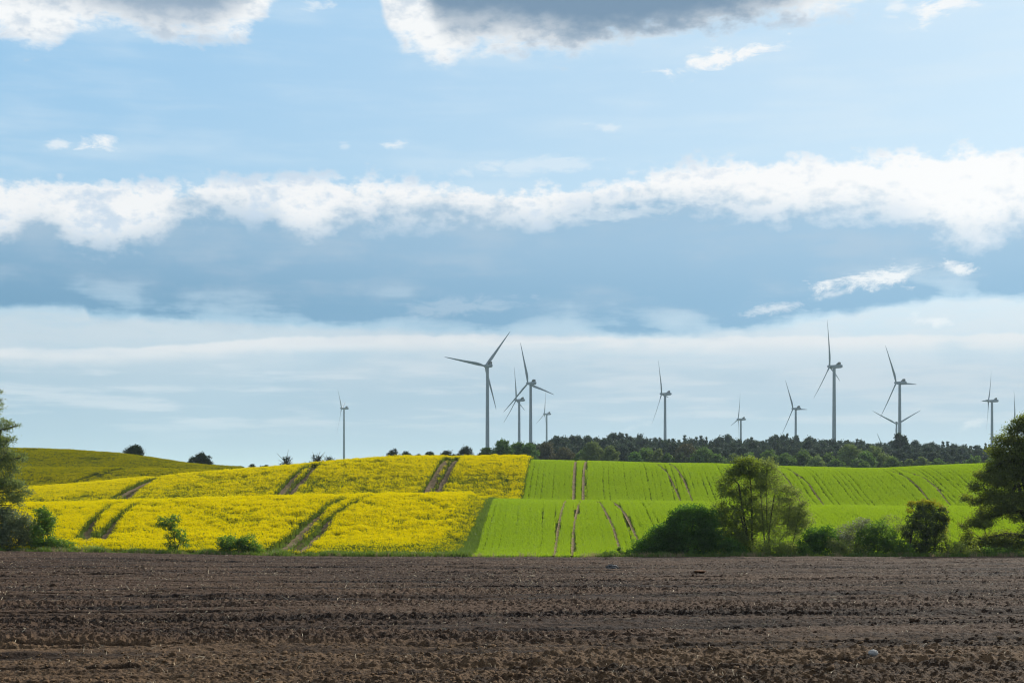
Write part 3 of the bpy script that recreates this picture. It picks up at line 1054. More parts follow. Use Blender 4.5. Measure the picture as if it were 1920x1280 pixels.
qs = np.array([(i + a_, i + (a_ + 1) % 3, i + 3 + (a_ + 1) % 3, i + 3 + a_) for i in (0, 3) for a_ in range(3)])
Q_ = (np.arange(n)[:, None, None] * 9 + qs[None]).reshape(-1, 4)
o = obj('straw_litter', mesh_np('straw_litter', Vs, Q_), M['straw'])
tag(o, 'pale bits of straw and stubble strewn over the ploughed soil', kind='stuff')


def on_plough(px, row):
    ds = np.linspace(15, 112, 2000)
    u = (px - 960) / F
    rows = HZ - (plough_base(u * ds, ds) - EYE) * F / ds
    d_ = ds[np.argmin(np.abs(rows - row))]
    return u * d_, d_


def lump(name, px, row, w, hgt, mat, label, cat, sub=2, amp=0.2, group=None):
    x_, d_ = on_plough(px, row)
    me_ = lump_mesh(rr, hgt / w, sub, amp)
    w_ = w * d_ / F
    if mat is M['soil']:
        lump_attr(me_, 0.0)
    o_ = obj(name, me_, mat)
    o_.scale = (w_, w_ * 0.85, w_)
    o_.location = (x_, d_, float(plough_z(x_, d_)) + hgt * d_ / F * 0.36)
    tag(o_, label, cat, group)


lump('stone', 1637, 1239, 18.5, 13, M['stone'], 'smooth pale grey stone lying alone in the near furrows', 'stone', 3, 0.10)
lump('boulder', 1148, 1067, 21, 12, M['dark_stone'], 'dark grey boulder near the far edge of the ploughed field', 'stone', 3, 0.3)
lump('rusty_clod', 1207, 1067, 16, 5.5, M['rust'], 'rusty brown flat clod just right of the dark boulder', 'clod', 2, 0.4)
lump('rusty_clod', 1228, 1066, 8, 6, M['rust'], 'small rusty lump beside the rusty flat clod', 'clod', 2, 0.5)
lump('rusty_clod', 1312, 1076, 22, 4, M['rust'], 'long thin rusty clod right of the rusty pair', 'clod', 2, 0.4)
for px, row, w, lab in ((37, 1139, 17, 'large dark clod near the left end of the field'), (137, 1178, 13, 'dark clod left of the white straw in the lower left'), (863, 1099, 11, 'dark upright clod standing above the middle of the field'),
                        (699, 1119, 9, 'small dark clod in the middle left of the field'), (1484, 1165, 9, 'round dark clod right of centre beside a furrow'), (1673, 1165, 12, 'dark clod right of the round dark clod'),
                        (1714, 1164, 17, 'wide dark clod with grass on top at the right'), (968, 1072, 13, 'dark clod close below the green grain'), (100, 1101, 12, 'dark clod below the sapling side of the far left')):
    lump('soil_clod', px, row, w, w * 0.6, M['soil'], lab, 'clod', 2, 0.5, 'large dark clods on the ploughed field')

# ------------------------------------------------------------------ trees
LM = {
    'oak': leaf_mat('oak_leaves', (0.035, 0.055, 0.009), (0.130, 0.165, 0.026), (0.32, 0.38, 0.022), 0.5, 0.035),
    'willow': leaf_mat('willow_leaves', (0.068, 0.101, 0.030), (0.149, 0.203, 0.068), (0.300, 0.375, 0.075), 0.46, 0.030),
    'grey_bush': leaf_mat('grey_bush_leaves', (0.061, 0.084, 0.038), (0.162, 0.203, 0.095), (0.210, 0.270, 0.090), 0.4, 0.040),
    'elder': leaf_mat('elder_leaves', (0.014, 0.046, 0.007), (0.075, 0.165, 0.026), (0.17, 0.38, 0.02), 0.45, 0.02),
    'green': leaf_mat('bush_leaves', (0.039, 0.091, 0.013), (0.098, 0.189, 0.023), (0.224, 0.392, 0.028), 0.5, 0.025),
    'light': leaf_mat('light_leaves', (0.10, 0.145, 0.025), (0.24, 0.28, 0.06), (0.46, 0.55, 0.06), 0.5, 0.030),
    'alder': leaf_mat('alder_leaves', (0.036, 0.060, 0.010), (0.145, 0.190, 0.034), (0.34, 0.44, 0.028), 0.5, 0.03),
    'birch': leaf_mat('birch_leaves', (0.081, 0.115, 0.030), (0.176, 0.216, 0.068), (0.384, 0.464, 0.064), 0.5, 0.030),
    'blossom': leaf_mat('blossom_leaves', (0.10, 0.13, 0.05), (0.22, 0.23, 0.13), (0.26, 0.28, 0.12), 0.4, 0.04, third=(0.62, 0.60, 0.54)),
    'conifer': leaf_mat('dark_bush_leaves', (0.019, 0.034, 0.007), (0.060, 0.078, 0.014), (0.16, 0.24, 0.02), 0.40, 0.04),
    'yellow': leaf_mat('painted_sunlit_leaves', (0.20, 0.22, 0.012), (0.36, 0.34, 0.02), (0.48, 0.44, 0.01), 0.45, 0.03),  # sunlight on the bush top, put into the leaf colour
    'pine': leaf_mat('pine_needles', (0.018, 0.033, 0.024), (0.048, 0.072, 0.050), (0.07, 0.105, 0.05), 0.3, 0.04, 0.8),
    'wood': leaf_mat('wood_leaves', (0.042, 0.087, 0.017), (0.098, 0.175, 0.035), (0.150, 0.255, 0.030), 0.4, 0.03, 1.0),
    'far_dark': leaf_mat('far_dark_leaves', (0.026, 0.043, 0.014), (0.060, 0.084, 0.026), (0.070, 0.100, 0.020), 0.28, 0.03, 0.6),
    'pale_wood': leaf_mat('pale_wood_leaves', (0.090, 0.132, 0.036), (0.180, 0.240, 0.066), (0.200, 0.260, 0.050), 0.36, 0.03, 0.6),
    'brown_wood': leaf_mat('brown_wood_leaves', (0.058, 0.049, 0.023), (0.111, 0.098, 0.046), (0.100, 0.090, 0.030), 0.3, 0.03, 0.4),
}


def crown_mesh(lobes, leaf, per_m2, rng, clump=0.35, shell=0.55, flat=0.7, up=0.6):
    """leaves in clumps through a set of lobes (cx, cy, cz, rx, ry, rz)"""
    cs, ns_, ts = [], [], []
    for (cx, cy, cz, rx, ry, rz) in lobes:
        area = 4 * math.pi * ((rx * ry + rx * rz + ry * rz) / 3)
        r_c = clump * (0.6 + 0.4 * min(1.5, max(rx, rz)))
        nc = max(3, int(area * per_m2 / 7.5))
        for _ in range(nc):
            v = rng.normal(size=3); v /= np.linalg.norm(v)
            rad = shell + (1 - shell) * rng.random() ** 0.6
            if rng.random() < 0.12:
                rad *= 1.22
            c = np.array([cx, cy, cz]) + v * rad * np.array([rx, ry, rz])
            m = int(rng.integers(14, 36))
            p = c + rng.normal(0, 1, (m, 3)) * r_c * np.array([0.55, 0.55, 0.55 * flat])
            cs.append(p)
            ns_.append(rng.normal(size=(m, 3)) + v * 0.5 + np.array([0, 0, up]))
            ts.append(np.clip(rng.normal(0.45, 0.33) + rng.normal(0, 0.2, m), 0, 1))
    c = np.concatenate(cs); nr = np.concatenate(ns_); t_ = np.concatenate(ts)
    c[:, 2] = np.maximum(c[:, 2], 0.03)
    v, q = leaf_quads(c, nr, leaf * rng.uniform(0.6, 1.3, len(c)), rng, 0.62)
    return mesh_np('crown', v, q, attrs={'tint': np.repeat(t_, 4)})


def px_tree(name, px, row, dist, lobes, mat, label, cat, stems=None, leaf=0.16, dens=26, clump=0.34, seed=1, group=None, bark='bark',
            twigs=True, shell=0.4, extra=None, r0=0.13, flat=0.7, depth=0.8, inflate=1.18):
    dens *= 1.5 if inflate == 1.18 else 1.0
    """a tree or bush at its place; lobes and stems are given in photo pixels at the tree's own distance, (dx, up, r) from its foot"""
    rng = np.random.default_rng(seed)
    k = dist / F
    bx, by = (px - 960) * k, dist
    bz = float(land_z(bx, by))
    drop = (EYE + (HZ - row) * k) - bz           # how much the foot is hidden behind the field edge
    root = empty(name, (bx, by, bz), label, cat, group)
    def loc(dx, upx, dy=0.0):
        return (dx * k, dy, max(0.0, upx * k + drop))
    LB = []
    for l in lobes:
        dx, upx, rx = l[0] - px, row - l[1], l[2]
        rz = l[3] if len(l) > 3 else rx * 0.8
        dy = (l[4] if len(l) > 4 else rng.uniform(-1, 1) * 14) * k
        c = loc(dx, upx)
        LB.append((c[0], dy, c[2], rx * k * inflate, rx * k * depth * inflate, rz * k * inflate))
    mb = MB()
    ends = []
    for s in (stems or [[(px, row), (lobes[0][0], lobes[0][1])]]):
        pp = [loc(a_ - px, row - b_) for a_, b_ in s]
        pp[0] = (pp[0][0], 0, -0.15)
        n_ = len(pp)
        rad = [r0 * (1 - 0.8 * i / max(1, n_ - 1)) for i in range(n_)]
        fine, fr = [], []
        for i in range(n_ - 1):
            for t_ in np.linspace(0, 1, 5)[:-1]:
                a0, a1 = np.array(pp[i]), np.array(pp[i + 1])
                fine.append(a0 * (1 - t_) + a1 * t_ + rng.normal(0, 0.025, 3)); fr.append(rad[i] * (1 - t_) + rad[i + 1] * t_)
        fine.append(np.array(pp[-1])); fr.append(rad[-1])
        mb.tube(fine, fr, 7)
        ends.append((np.array(fine), np.array(fr)))
    trunk = obj('trunk', mb.mesh('trunk'), M[bark], root)
    br = MB()
    if twigs:
        for (cx, cy, cz, rx, ry, rz) in LB:
            tgt = np.array([cx, cy, cz])
            best = None
            for fine, fr in ends:
                lowr = fine[:, 2] < cz + 0.1
                if not lowr.any():
                    lowr[0] = True
                dd_ = np.linalg.norm((fine - tgt) * (1, 1, 1.0), axis=1) + np.where(lowr, 0, 50)
                i = int(np.argmin(dd_))
                if best is None or dd_[i] < best[0]:
                    best = (dd_[i], fine[i], fr[i])
            a0 = best[1]
            ln = np.linalg.norm(tgt - a0)
            if ln > 0.1:
                m1 = a0 * 0.5 + tgt * 0.5 + rng.normal(0, 0.06, 3) * ln + (0, 0, -0.04 * ln)
                r1 = min(best[2] * 0.7, 0.02 + ln * 0.012)
                br.tube([a0, a0 * .75 + m1 * .25 + rng.normal(0, .02, 3), m1, m1 * .5 + tgt * .5 + rng.normal(0, .05, 3), tgt], [r1, r1 * .9, r1 * .7, r1 * .5, r1 * .25], 5)
            for _ in range(5):
                v_ = rng.normal(size=3) + (0, 0, 0.4); v_ /= np.linalg.norm(v_)
                e_ = tgt + v_ * np.array([rx, ry, rz]) * 0.95
                br.tube([tgt, (tgt + e_) / 2 + rng.normal(0, .04, 3), e_], [0.016, 0.011, 0.004], 4)
        tag(obj('branches', br.mesh('branches'), M[bark], root), kind='stuff')
    obj('crown', crown_mesh(LB, leaf, dens, rng, clump, shell, flat), mat, root)
    for nm, lb2, mat2, leaf2, dens2 in (extra or ()):
        L2 = []
        for l in lb2:
            c = loc(l[0] - px, row - l[1])
            L2.append((c[0], 0.0, c[2], l[2] * k, l[2] * k * .8, (l[3] if len(l) > 3 else l[2] * .7) * k))
        tag(obj(nm, crown_mesh(L2, leaf2, dens2, rng, clump * .7, 0.3, flat), mat2, root), kind='stuff')
    return root


# left edge: tall tree whose trunk stands just outside the picture, and the bushes at its foot
px_tree('willow_tree', -46, 1036, 118, [(4, 753, 8, 9), (1, 735, 4), (3, 790, 10), (17, 798, 9, 6), (33, 797, 7, 4), (17, 824, 11, 7), (4, 824, 12), (17, 849, 14, 9), (37, 857, 11, 7), (48, 861, 7, 4),
        (6, 868, 16, 10), (22, 880, 12, 8), (30, 905, 15, 10), (47, 920, 11, 8), (10, 905, 16, 12), (16, 932, 18, 10), (34, 940, 12, 8), (-20, 760, 20), (-40, 720, 22), (-70, 760, 30), (-30, 830, 30), (-80, 840, 36), (-40, 900, 34), (-90, 920, 36), (-25, 950, 26), (-60, 870, 34), (-55, 960, 34), (-78, 1000, 30), (-30, 1000, 26), (-62, 800, 26), (2, 875, 30, 40), (4, 815, 16, 30), (16, 920, 30, 22)],
        LM['willow'], 'tall loose tree cut by the left edge above the bushes', 'tree',
        [[(-46, 1036), (-44, 940), (-38, 850), (-30, 760)], [(-44, 960), (-15, 915), (20, 900)], [(-42, 890), (0, 862), (40, 858)], [(-38, 840), (0, 806), (34, 797)], [(-44, 930), (-80, 860), (-80, 800)]],
        leaf=0.14, dens=34, clump=0.38, seed=3, r0=0.2, flat=0.7, inflate=1.15)
px_tree('grey_bush', 18, 1035, 116.5, [(0, 985, 26, 24), (25, 975, 22, 18), (48, 992, 20, 22), (20, 1010, 30, 22), (52, 1016, 18, 18), (-10, 1010, 28, 26), (10, 962, 16, 10)],
        LM['grey_bush'], 'grey green bush at the foot of the left tree', 'bush', [[(18, 1035), (10, 1000), (5, 985)], [(18, 1035), (40, 1005), (48, 992)]], leaf=0.16, dens=34, seed=4, r0=0.07)
px_tree('upright_bush', 82, 1035, 116.0, [(76, 962, 13, 11), (86, 972, 13), (92, 986, 13), (80, 985, 15), (80, 1004, 18, 16), (94, 1018, 15, 14), (72, 1018, 14, 14)],
        LM['green'], 'dark green upright bush right of the grey green bush', 'bush', [[(82, 1035), (80, 1000), (77, 965)], [(82, 1035), (90, 1005), (90, 980)]], leaf=0.15, dens=34, seed=5, r0=0.06)
px_tree('low_bush', 122, 1037, 115.6, [(115, 1022, 13, 10), (130, 1026, 12, 8), (105, 1026, 12, 9)],
        LM['green'], 'low weedy bush between the upright bush and the yellow crop', 'bush', None, leaf=0.13, dens=40, seed=6, r0=0.04)
px_tree('low_bush', 165, 1038, 115.2, [(152, 1031, 14, 6), (172, 1031, 14, 6), (186, 1033, 8, 4)],
        LM['light'], 'pale green patch of tall weeds at the field edge on the left', 'bush', None, leaf=0.11, dens=46, seed=7, r0=0.03, twigs=False)
px_tree('sapling', 327, 1040, 115.2, [(310, 976, 12, 8), (322, 972, 10, 7), (303, 985, 11, 6), (318, 987, 14, 6), (330, 1000, 10, 9), (343, 1003, 10, 9), (320, 1006, 9, 8), (345, 1018, 9, 7), (322, 1020, 9, 9), (328, 1030, 8, 7)],
        LM['green'], 'lone sapling with a lopsided crown in front of the yellow crop', 'tree', [[(327, 1040), (329, 1020), (327, 1000), (318, 985)], [(329, 1020), (340, 1006)]], leaf=0.13, dens=30, seed=8, r0=0.055, clump=0.26)
px_tree('round_bush', 448, 1044, 115.0, [(424, 1018, 14, 12), (442, 1014, 15, 10), (463, 1015, 15, 10), (480, 1025, 13, 10), (430, 1031, 15, 11), (455, 1030, 16, 11), (472, 1034, 13, 8), (417, 1028, 9, 10)],
        LM['green'], 'low round green bush by the tractor tracks in front of the yellow crop', 'bush', [[(448, 1044), (446, 1030), (442, 1016)], [(460, 1044), (464, 1028), (470, 1018)]], leaf=0.14, dens=36, seed=9, r0=0.05)

# right half
px_tree('elder_bush', 1285, 1044, 116.5, [(1300, 962, 26, 15), (1322, 972, 18, 16), (1276, 968, 16, 12), (1262, 976, 12, 9), (1296, 990, 40, 24), (1326, 1004, 22, 24), (1262, 1002, 24, 20), (1240, 1004, 20, 16), (1228, 1018, 20, 18), (1205, 1024, 14, 12), (1194, 1032, 9, 9), (1212, 1034, 16, 9), (1300, 1022, 44, 22), (1256, 1026, 30, 18)],
        LM['elder'], 'large dark green dome shaped bush left of the tall trees', 'bush', [[(1285, 1044), (1295, 1010), (1300, 970)], [(1275, 1044), (1255, 1015), (1240, 1006)], [(1295, 1044), (1318, 1010), (1322, 980)]], leaf=0.15, dens=48, clump=0.36, seed=10, r0=0.10)
px_tree('leafy_weed', 1160, 1044, 115.0, [(1140, 1037, 10, 5), (1160, 1032, 9, 6), (1172, 1036, 9, 5), (1150, 1038, 9, 4)],
        LM['green'], 'small leafy weed at the field edge left of the dark dome bush', 'bush', None, leaf=0.15, dens=26, seed=11, r0=0.025, clump=0.2)
px_tree('alder_tree', 1410, 1044, 118.0, [(1396, 866, 18, 7), (1414, 866, 14, 7), (1372, 889, 15, 10), (1384, 880, 12, 8), (1404, 885, 14, 12), (1418, 888, 12, 14), (1362, 905, 13, 9), (1358, 920, 12, 9), (1385, 924, 16, 9), (1402, 912, 10, 12), (1424, 908, 12, 10),
        (1352, 954, 14, 12), (1366, 966, 18, 14), (1350, 978, 10, 10), (1390, 950, 16, 14), (1412, 945, 14, 16), (1372, 1000, 22, 18), (1395, 990, 18, 18), (1415, 985, 14, 14), (1380, 1026, 28, 18), (1410, 1025, 18, 18), (1352, 1018, 16, 18)],
        LM['alder'], 'tallest alder tree by the field edge with a dark left side', 'tree', [[(1412, 1044), (1410, 990), (1409, 930), (1405, 890), (1403, 866)], [(1410, 985), (1385, 955), (1366, 945)], [(1409, 930), (1385, 908), (1370, 892)]], leaf=0.15, dens=50, clump=0.38, seed=12, r0=0.11, flat=0.7, inflate=1.28)
px_tree('alder_tree', 1442, 1044, 117.4, [(1438, 873, 12, 8), (1446, 882, 9, 8), (1455, 895, 10, 7), (1428, 897, 10, 8), (1462, 918, 11, 7), (1448, 912, 9, 7), (1430, 924, 10, 8), (1462, 935, 9, 6), (1450, 950, 14, 9), (1432, 955, 12, 10), (1430, 978, 13, 10), (1456, 975, 14, 10), (1450, 1000, 14, 10)],
        LM['birch'], 'slender see through tree with a dark straight trunk right of the tallest alder', 'tree', [[(1443, 1044), (1442, 1010), (1438, 980), (1437, 930), (1437, 876)], [(1437, 950), (1452, 928), (1462, 918)], [(1437, 935), (1425, 915)]], leaf=0.12, dens=48, clump=0.42, seed=13, r0=0.075, flat=0.9, inflate=1.6)
px_tree('birch_sapling', 1460, 1044, 117.0, [(1481, 916, 8, 5), (1492, 924, 7, 6), (1484, 935, 8, 7), (1472, 950, 11, 8), (1492, 958, 13, 9), (1507, 966, 11, 7), (1478, 972, 11, 8), (1496, 982, 14, 8), (1514, 980, 9, 6), (1505, 945, 7, 5), (1488, 1000, 12, 8)],
        LM['birch'], 'leaning thin pale tree, shortest of the three by the field edge', 'tree', [[(1458, 1044), (1462, 1012), (1477, 995), (1480, 945), (1486, 918)], [(1480, 965), (1500, 955), (1510, 962)]], leaf=0.14, dens=44, clump=0.42, seed=14, r0=0.045, flat=0.9, inflate=1.55)
px_tree('light_bush', 1440, 1045, 114.9, [(1428, 1030, 14, 12), (1446, 1024, 14, 12), (1462, 1030, 14, 12), (1478, 1024, 14, 12), (1436, 1038, 14, 7), (1470, 1038, 14, 7), (1490, 1030, 10, 10)],
        LM['light'], 'light yellow green bush at the foot of the slender trees', 'bush', None, leaf=0.14, dens=26, seed=15, r0=0.04)
px_tree('round_bush', 1535, 1045, 116.2, [(1525, 1000, 14, 10), (1550, 996, 14, 9), (1512, 1014, 14, 12), (1536, 1014, 20, 16), (1558, 1012, 14, 14), (1520, 1032, 18, 13), (1548, 1032, 20, 13)],
        LM['elder'], 'dark rounded bush between the leaning tree and the pale blossoming bush', 'bush', [[(1535, 1045), (1532, 1015), (1527, 1002)]], leaf=0.16, dens=32, seed=16, r0=0.06)
px_tree('blossom_bush', 1598, 1045, 117.0, [(1585, 1000, 16, 12), (1605, 988, 16, 10), (1622, 980, 14, 9), (1580, 1018, 16, 14), (1602, 1010, 16, 14), (1590, 1034, 20, 10), (1625, 998, 12, 10), (1570, 1008, 8, 10)],
        LM['blossom'], 'pale bush in whitish blossom between two green bushes', 'bush', [[(1598, 1045), (1592, 1015), (1586, 996)], [(1600, 1045), (1612, 1005), (1622, 982)]], leaf=0.12, dens=30, seed=17, r0=0.05, bark='grey_bark')
px_tree('green_bush', 1645, 1045, 115.9, [(1640, 992, 16, 10), (1655, 985, 12, 9), (1625, 1006, 16, 14), (1650, 1006, 20, 16), (1670, 1004, 14, 14), (1622, 1028, 18, 14), (1650, 1028, 22, 16), (1676, 1026, 14, 16)],
        LM['green'], 'mid green bush left of the dark bush with yellow tips', 'bush', [[(1645, 1045), (1645, 1015), (1643, 995)]], leaf=0.15, dens=32, seed=18, r0=0.05)
px_tree('thorn_bush', 1668, 1045, 117.2, [(1665, 975, 12, 7), (1680, 970, 10, 7), (1690, 985, 10, 9), (1675, 990, 12, 10), (1660, 990, 10, 8)],
        LM['birch'], 'thin twiggy bush with bare stems behind the mid green bush', 'bush', [[(1668, 1045), (1680, 1000), (1694, 968)], [(1668, 1045), (1664, 1000), (1655, 970)], [(1675, 1015), (1700, 985), (1718, 962)]], leaf=0.11, dens=13, seed=19, r0=0.05, bark='grey_bark')
px_tree('yellow_tipped_bush', 1735, 1045, 116.4, [(1720, 958, 12, 11), (1738, 956, 14, 11), (1758, 962, 13, 10), (1768, 970, 8, 8), (1712, 978, 12, 14), (1735, 982, 24, 20), (1758, 980, 14, 14), (1705, 996, 10, 12), (1725, 1008, 24, 20), (1750, 1006, 16, 16), (1712, 1030, 18, 14), (1740, 1030, 22, 14)],
        LM['conifer'], 'tall dark bush with sunlit yellow tips, left of the big oak', 'bush', [[(1735, 1045), (1737, 1000), (1738, 960)], [(1752, 1045), (1754, 1000), (1756, 970)], [(1700, 1000), (1715, 975), (1732, 962)]], leaf=0.15, dens=34, seed=20, r0=0.08,
        extra=[('yellow_shoots', [(1715, 944, 12, 6), (1732, 940, 14, 7), (1750, 945, 11, 6), (1767, 952, 9, 7), (1776, 970, 6, 11), (1706, 953, 6, 7), (1772, 990, 5, 9)], LM['yellow'], 0.13, 60)])  # yellow leaves paint the sunlit rim along the top and right
px_tree('light_bush', 1780, 1045, 115.6, [(1768, 1000, 9, 14), (1774, 1018, 10, 14), (1782, 1026, 12, 12), (1798, 1032, 12, 10), (1768, 1036, 10, 8), (1790, 1038, 14, 6)],
        LM['light'], 'light green low bush between the yellow tipped bush and the oak', 'bush', None, leaf=0.13, dens=28, seed=21, r0=0.035)
px_tree('oak_tree', 1962, 1046, 117.5, [(1911, 789, 12, 8), (1897, 806, 13, 9), (1916, 806, 14, 9), (1880, 826, 14, 10), (1899, 827, 16, 10), (1918, 828, 14, 10), (1866, 845, 12, 9), (1888, 858, 20, 12), (1912, 850, 18, 12), (1858, 872, 10, 6), (1846, 890, 15, 9), (1868, 900, 20, 11), (1893, 888, 18, 10), (1914, 885, 16, 10),
        (1826, 911, 13, 8), (1811, 934, 9, 5), (1828, 938, 13, 7), (1856, 928, 18, 9), (1895, 935, 22, 11), (1882, 957, 20, 9), (1850, 962, 19, 10), (1822, 978, 13, 8), (1840, 980, 15, 8), (1806, 986, 8, 5), (1911, 968, 18, 9), (1812, 1002, 10, 7), (1884, 1006, 22, 10), (1850, 1013, 16, 9), (1816, 1017, 12, 8), (1828, 1034, 15, 9), (1868, 1032, 20, 9), (1902, 1026, 18, 10),
        (1940, 790, 26, 20), (1975, 800, 40, 30), (1945, 850, 34, 24), (2010, 860, 50, 36), (1950, 930, 36, 26), (2030, 940, 50, 40), (1940, 1000, 30, 20), (2020, 1010, 50, 28), (1898, 858, 30, 30), (1884, 940, 38, 18), (1858, 1026, 42, 14), (1880, 895, 34, 18)],
        LM['oak'], 'big spreading oak cut by the right edge', 'tree',
        [[(1962, 1046), (1958, 980), (1950, 900), (1940, 820)], [(1955, 960), (1915, 958), (1880, 962), (1835, 976)], [(1952, 925), (1910, 905), (1895, 925), (1840, 938)], [(1950, 900), (1915, 870), (1885, 862), (1850, 885)], [(1958, 1000), (1920, 1005), (1885, 1000), (1840, 1010)], [(1945, 850), (1915, 830), (1890, 826)], [(1958, 960), (2000, 900), (2020, 860)]],
        leaf=0.14, dens=66, clump=0.38, seed=22, r0=0.24, flat=0.75, inflate=1.22)


for px, lobes_, mt, lab, sd in (
        (1372, [(1362, 1022, 14, 14), (1380, 1028, 14, 12), (1392, 1034, 12, 8)], 'elder', 'dark shrub filling the gap between the dome bush and the tallest alder', 71),
        (1500, [(1492, 1026, 12, 10), (1506, 1030, 12, 10), (1498, 1038, 14, 6)], 'green', 'small mid green shrub left of the dark rounded bush', 72),
        (1570, [(1564, 1024, 12, 12), (1578, 1030, 12, 10), (1572, 1037, 14, 7)], 'birch', 'dull olive shrub at the foot of the pale blossoming bush', 73),
        (1612, [(1606, 1026, 11, 10), (1618, 1032, 12, 9)], 'light', 'pale green shrub in front of the mid green bush, at its left', 74),
        (1690, [(1684, 1024, 12, 12), (1698, 1030, 11, 10), (1690, 1037, 14, 7)], 'green', 'green shrub hard against the left foot of the yellow tipped bush', 75),
        (1812, [(1804, 1026, 12, 8), (1822, 1034, 14, 8), (1836, 1036, 12, 7)], 'light', 'pale green shrub under the lowest branches of the oak', 76),
        (1868, [(1856, 1034, 14, 8), (1876, 1036, 14, 7), (1894, 1036, 14, 7)], 'green', 'low green growth under the oak by the right edge', 77)):
    px_tree('hedge_shrub', px, 1045, 115.3, lobes_, LM[mt], lab, 'shrub', None, leaf=0.14, dens=34, seed=sd, r0=0.035, group='shrubs along the field edge')


# ------------------------------------------------------------------ far trees
def far_tree(name, px, top, w, dist, mat, label, group=None, seed=0, bare=False, leaf=0.55, cat='tree', full=0.75, base=None):
    """a tree in the distance: trunk and a lumpy crown; its foot stands on the land"""
    rng = np.random.default_rng(seed)
    k = dist / F
    x_ = (px - 960) * k
    z_ = float(land_z(x_, dist))
    H = EYE + (HZ - top) * k - z_
    R = w * k / 2
    root = empty(name, (x_, dist, z_), label, cat, group)
    hz_ = min(H * full, R * 2.2)
    cz = H - hz_ / 2
    lobes = []
    for i in range(9):
        a_ = i * 2.4 + rng.uniform(0, 1)
        rad = R * rng.uniform(0.35, 0.62)
        hgt = cz + (i / 8 - 0.5) * hz_ * 0.78
        rr_ = R * (0.62 if i < 6 else 0.45) * rng.uniform(0.8, 1.15)
        out_ = rad * (1.0 if i < 6 else 0.5)
        lobes.append((math.cos(a_) * out_, math.sin(a_) * out_, hgt, rr_, rr_, min(rr_ * 0.85, hz_ * 0.3)))
    lobes.append((0, 0, H - min(R * 0.5, hz_ * 0.25), R * 0.5, R * 0.5, min(R * 0.5, hz_ * 0.25)))
    mb = MB()
    mb.tube([(0, 0, -0.3), (rng.normal(0, .1), 0, cz * 0.6), (0, 0, cz)], [R * 0.09 + 0.05, R * 0.07 + 0.04, 0.05], 6)
    obj('trunk', mb.mesh('trunk'), M['bark'], root)
    if bare:
        b = MB()
        for l in lobes:
            for _ in range(6):
                v_ = rng.normal(size=3)
                b.tube([(0, 0, cz * 0.5), (l[0] * .6, l[1] * .6, l[2] * .8 + .1 * cz), (l[0] + v_[0] * l[3], l[1] + v_[1] * l[3], l[2] + abs(v_[2]) * l[5])], [0.10, 0.07, 0.03], 4)
        tag(obj('branches', b.mesh('branches'), M['bark'], root), kind='stuff')
    obj('crown', crown_mesh(lobes, leaf, (2.2 if bare else 6.2) / max(leaf / 0.4, 0.6), rng, 0.5 * max(1, R / 3), 0.5, 0.7), mat, root)
    return root


far_tree('lone_tree', 251, 837, 38, 424, LM['far_dark'], 'dark lone tree on the skyline of the far left hill', seed=31, leaf=0.42)
far_tree('lone_tree', 376, 852, 38, 440, LM['far_dark'], 'dark squat tree where the far left hill runs down, seen against the sky', seed=32, leaf=0.42)
far_tree('skyline_bush', 472, 871, 20, 330, LM['far_dark'], 'tiny dark bush peeping over the yellow skyline', seed=33, leaf=0.35, cat='bush')
far_tree('skyline_bush', 496, 871, 22, 335, LM['far_dark'], 'low dark bush just left of the bare skyline tree', seed=34, leaf=0.35, cat='bush')
far_tree('bare_tree', 537, 856, 27, 330, LM['far_dark'], 'small half bare tree on the yellow skyline left of the first turbine', seed=35, bare=True, leaf=0.25)
far_tree('bare_tree', 592, 853, 36, 335, LM['far_dark'], 'larger twiggy tree on the yellow skyline next to the first turbine', seed=36, bare=True, leaf=0.3)
far_tree('bare_tree', 616, 857, 24, 335, LM['far_dark'], 'low twiggy tree touching the first turbine on its left', seed=37, bare=True, leaf=0.28)
for i, (px, top, w, lab) in enumerate(((735, 844, 24, 'first dark round tree from the left in the skyline row'), (760, 847, 22, 'second dark round tree from the left in the skyline row'), (783, 852, 18, 'lowest tree in the skyline row, third from the left'),
                                       (805, 847, 24, 'fourth tree from the left in the skyline row'), (834, 848, 28, 'wide low tree in the skyline row, fifth from the left'), (852, 852, 18, 'small tree squeezed between the fifth tree and the round one in the skyline row'), (873, 839, 32, 'largest round tree of the skyline row, with bumps on top'))):
    far_tree('skyline_tree', px, top, w * 1.25, 480, LM['far_dark'], lab, 'row of dark trees on the yellow skyline', seed=40 + i, leaf=0.45)
far_tree('round_tree', 909, 838, 32, 500, LM['wood'], 'light green round tree at the left end of the wood', seed=50)
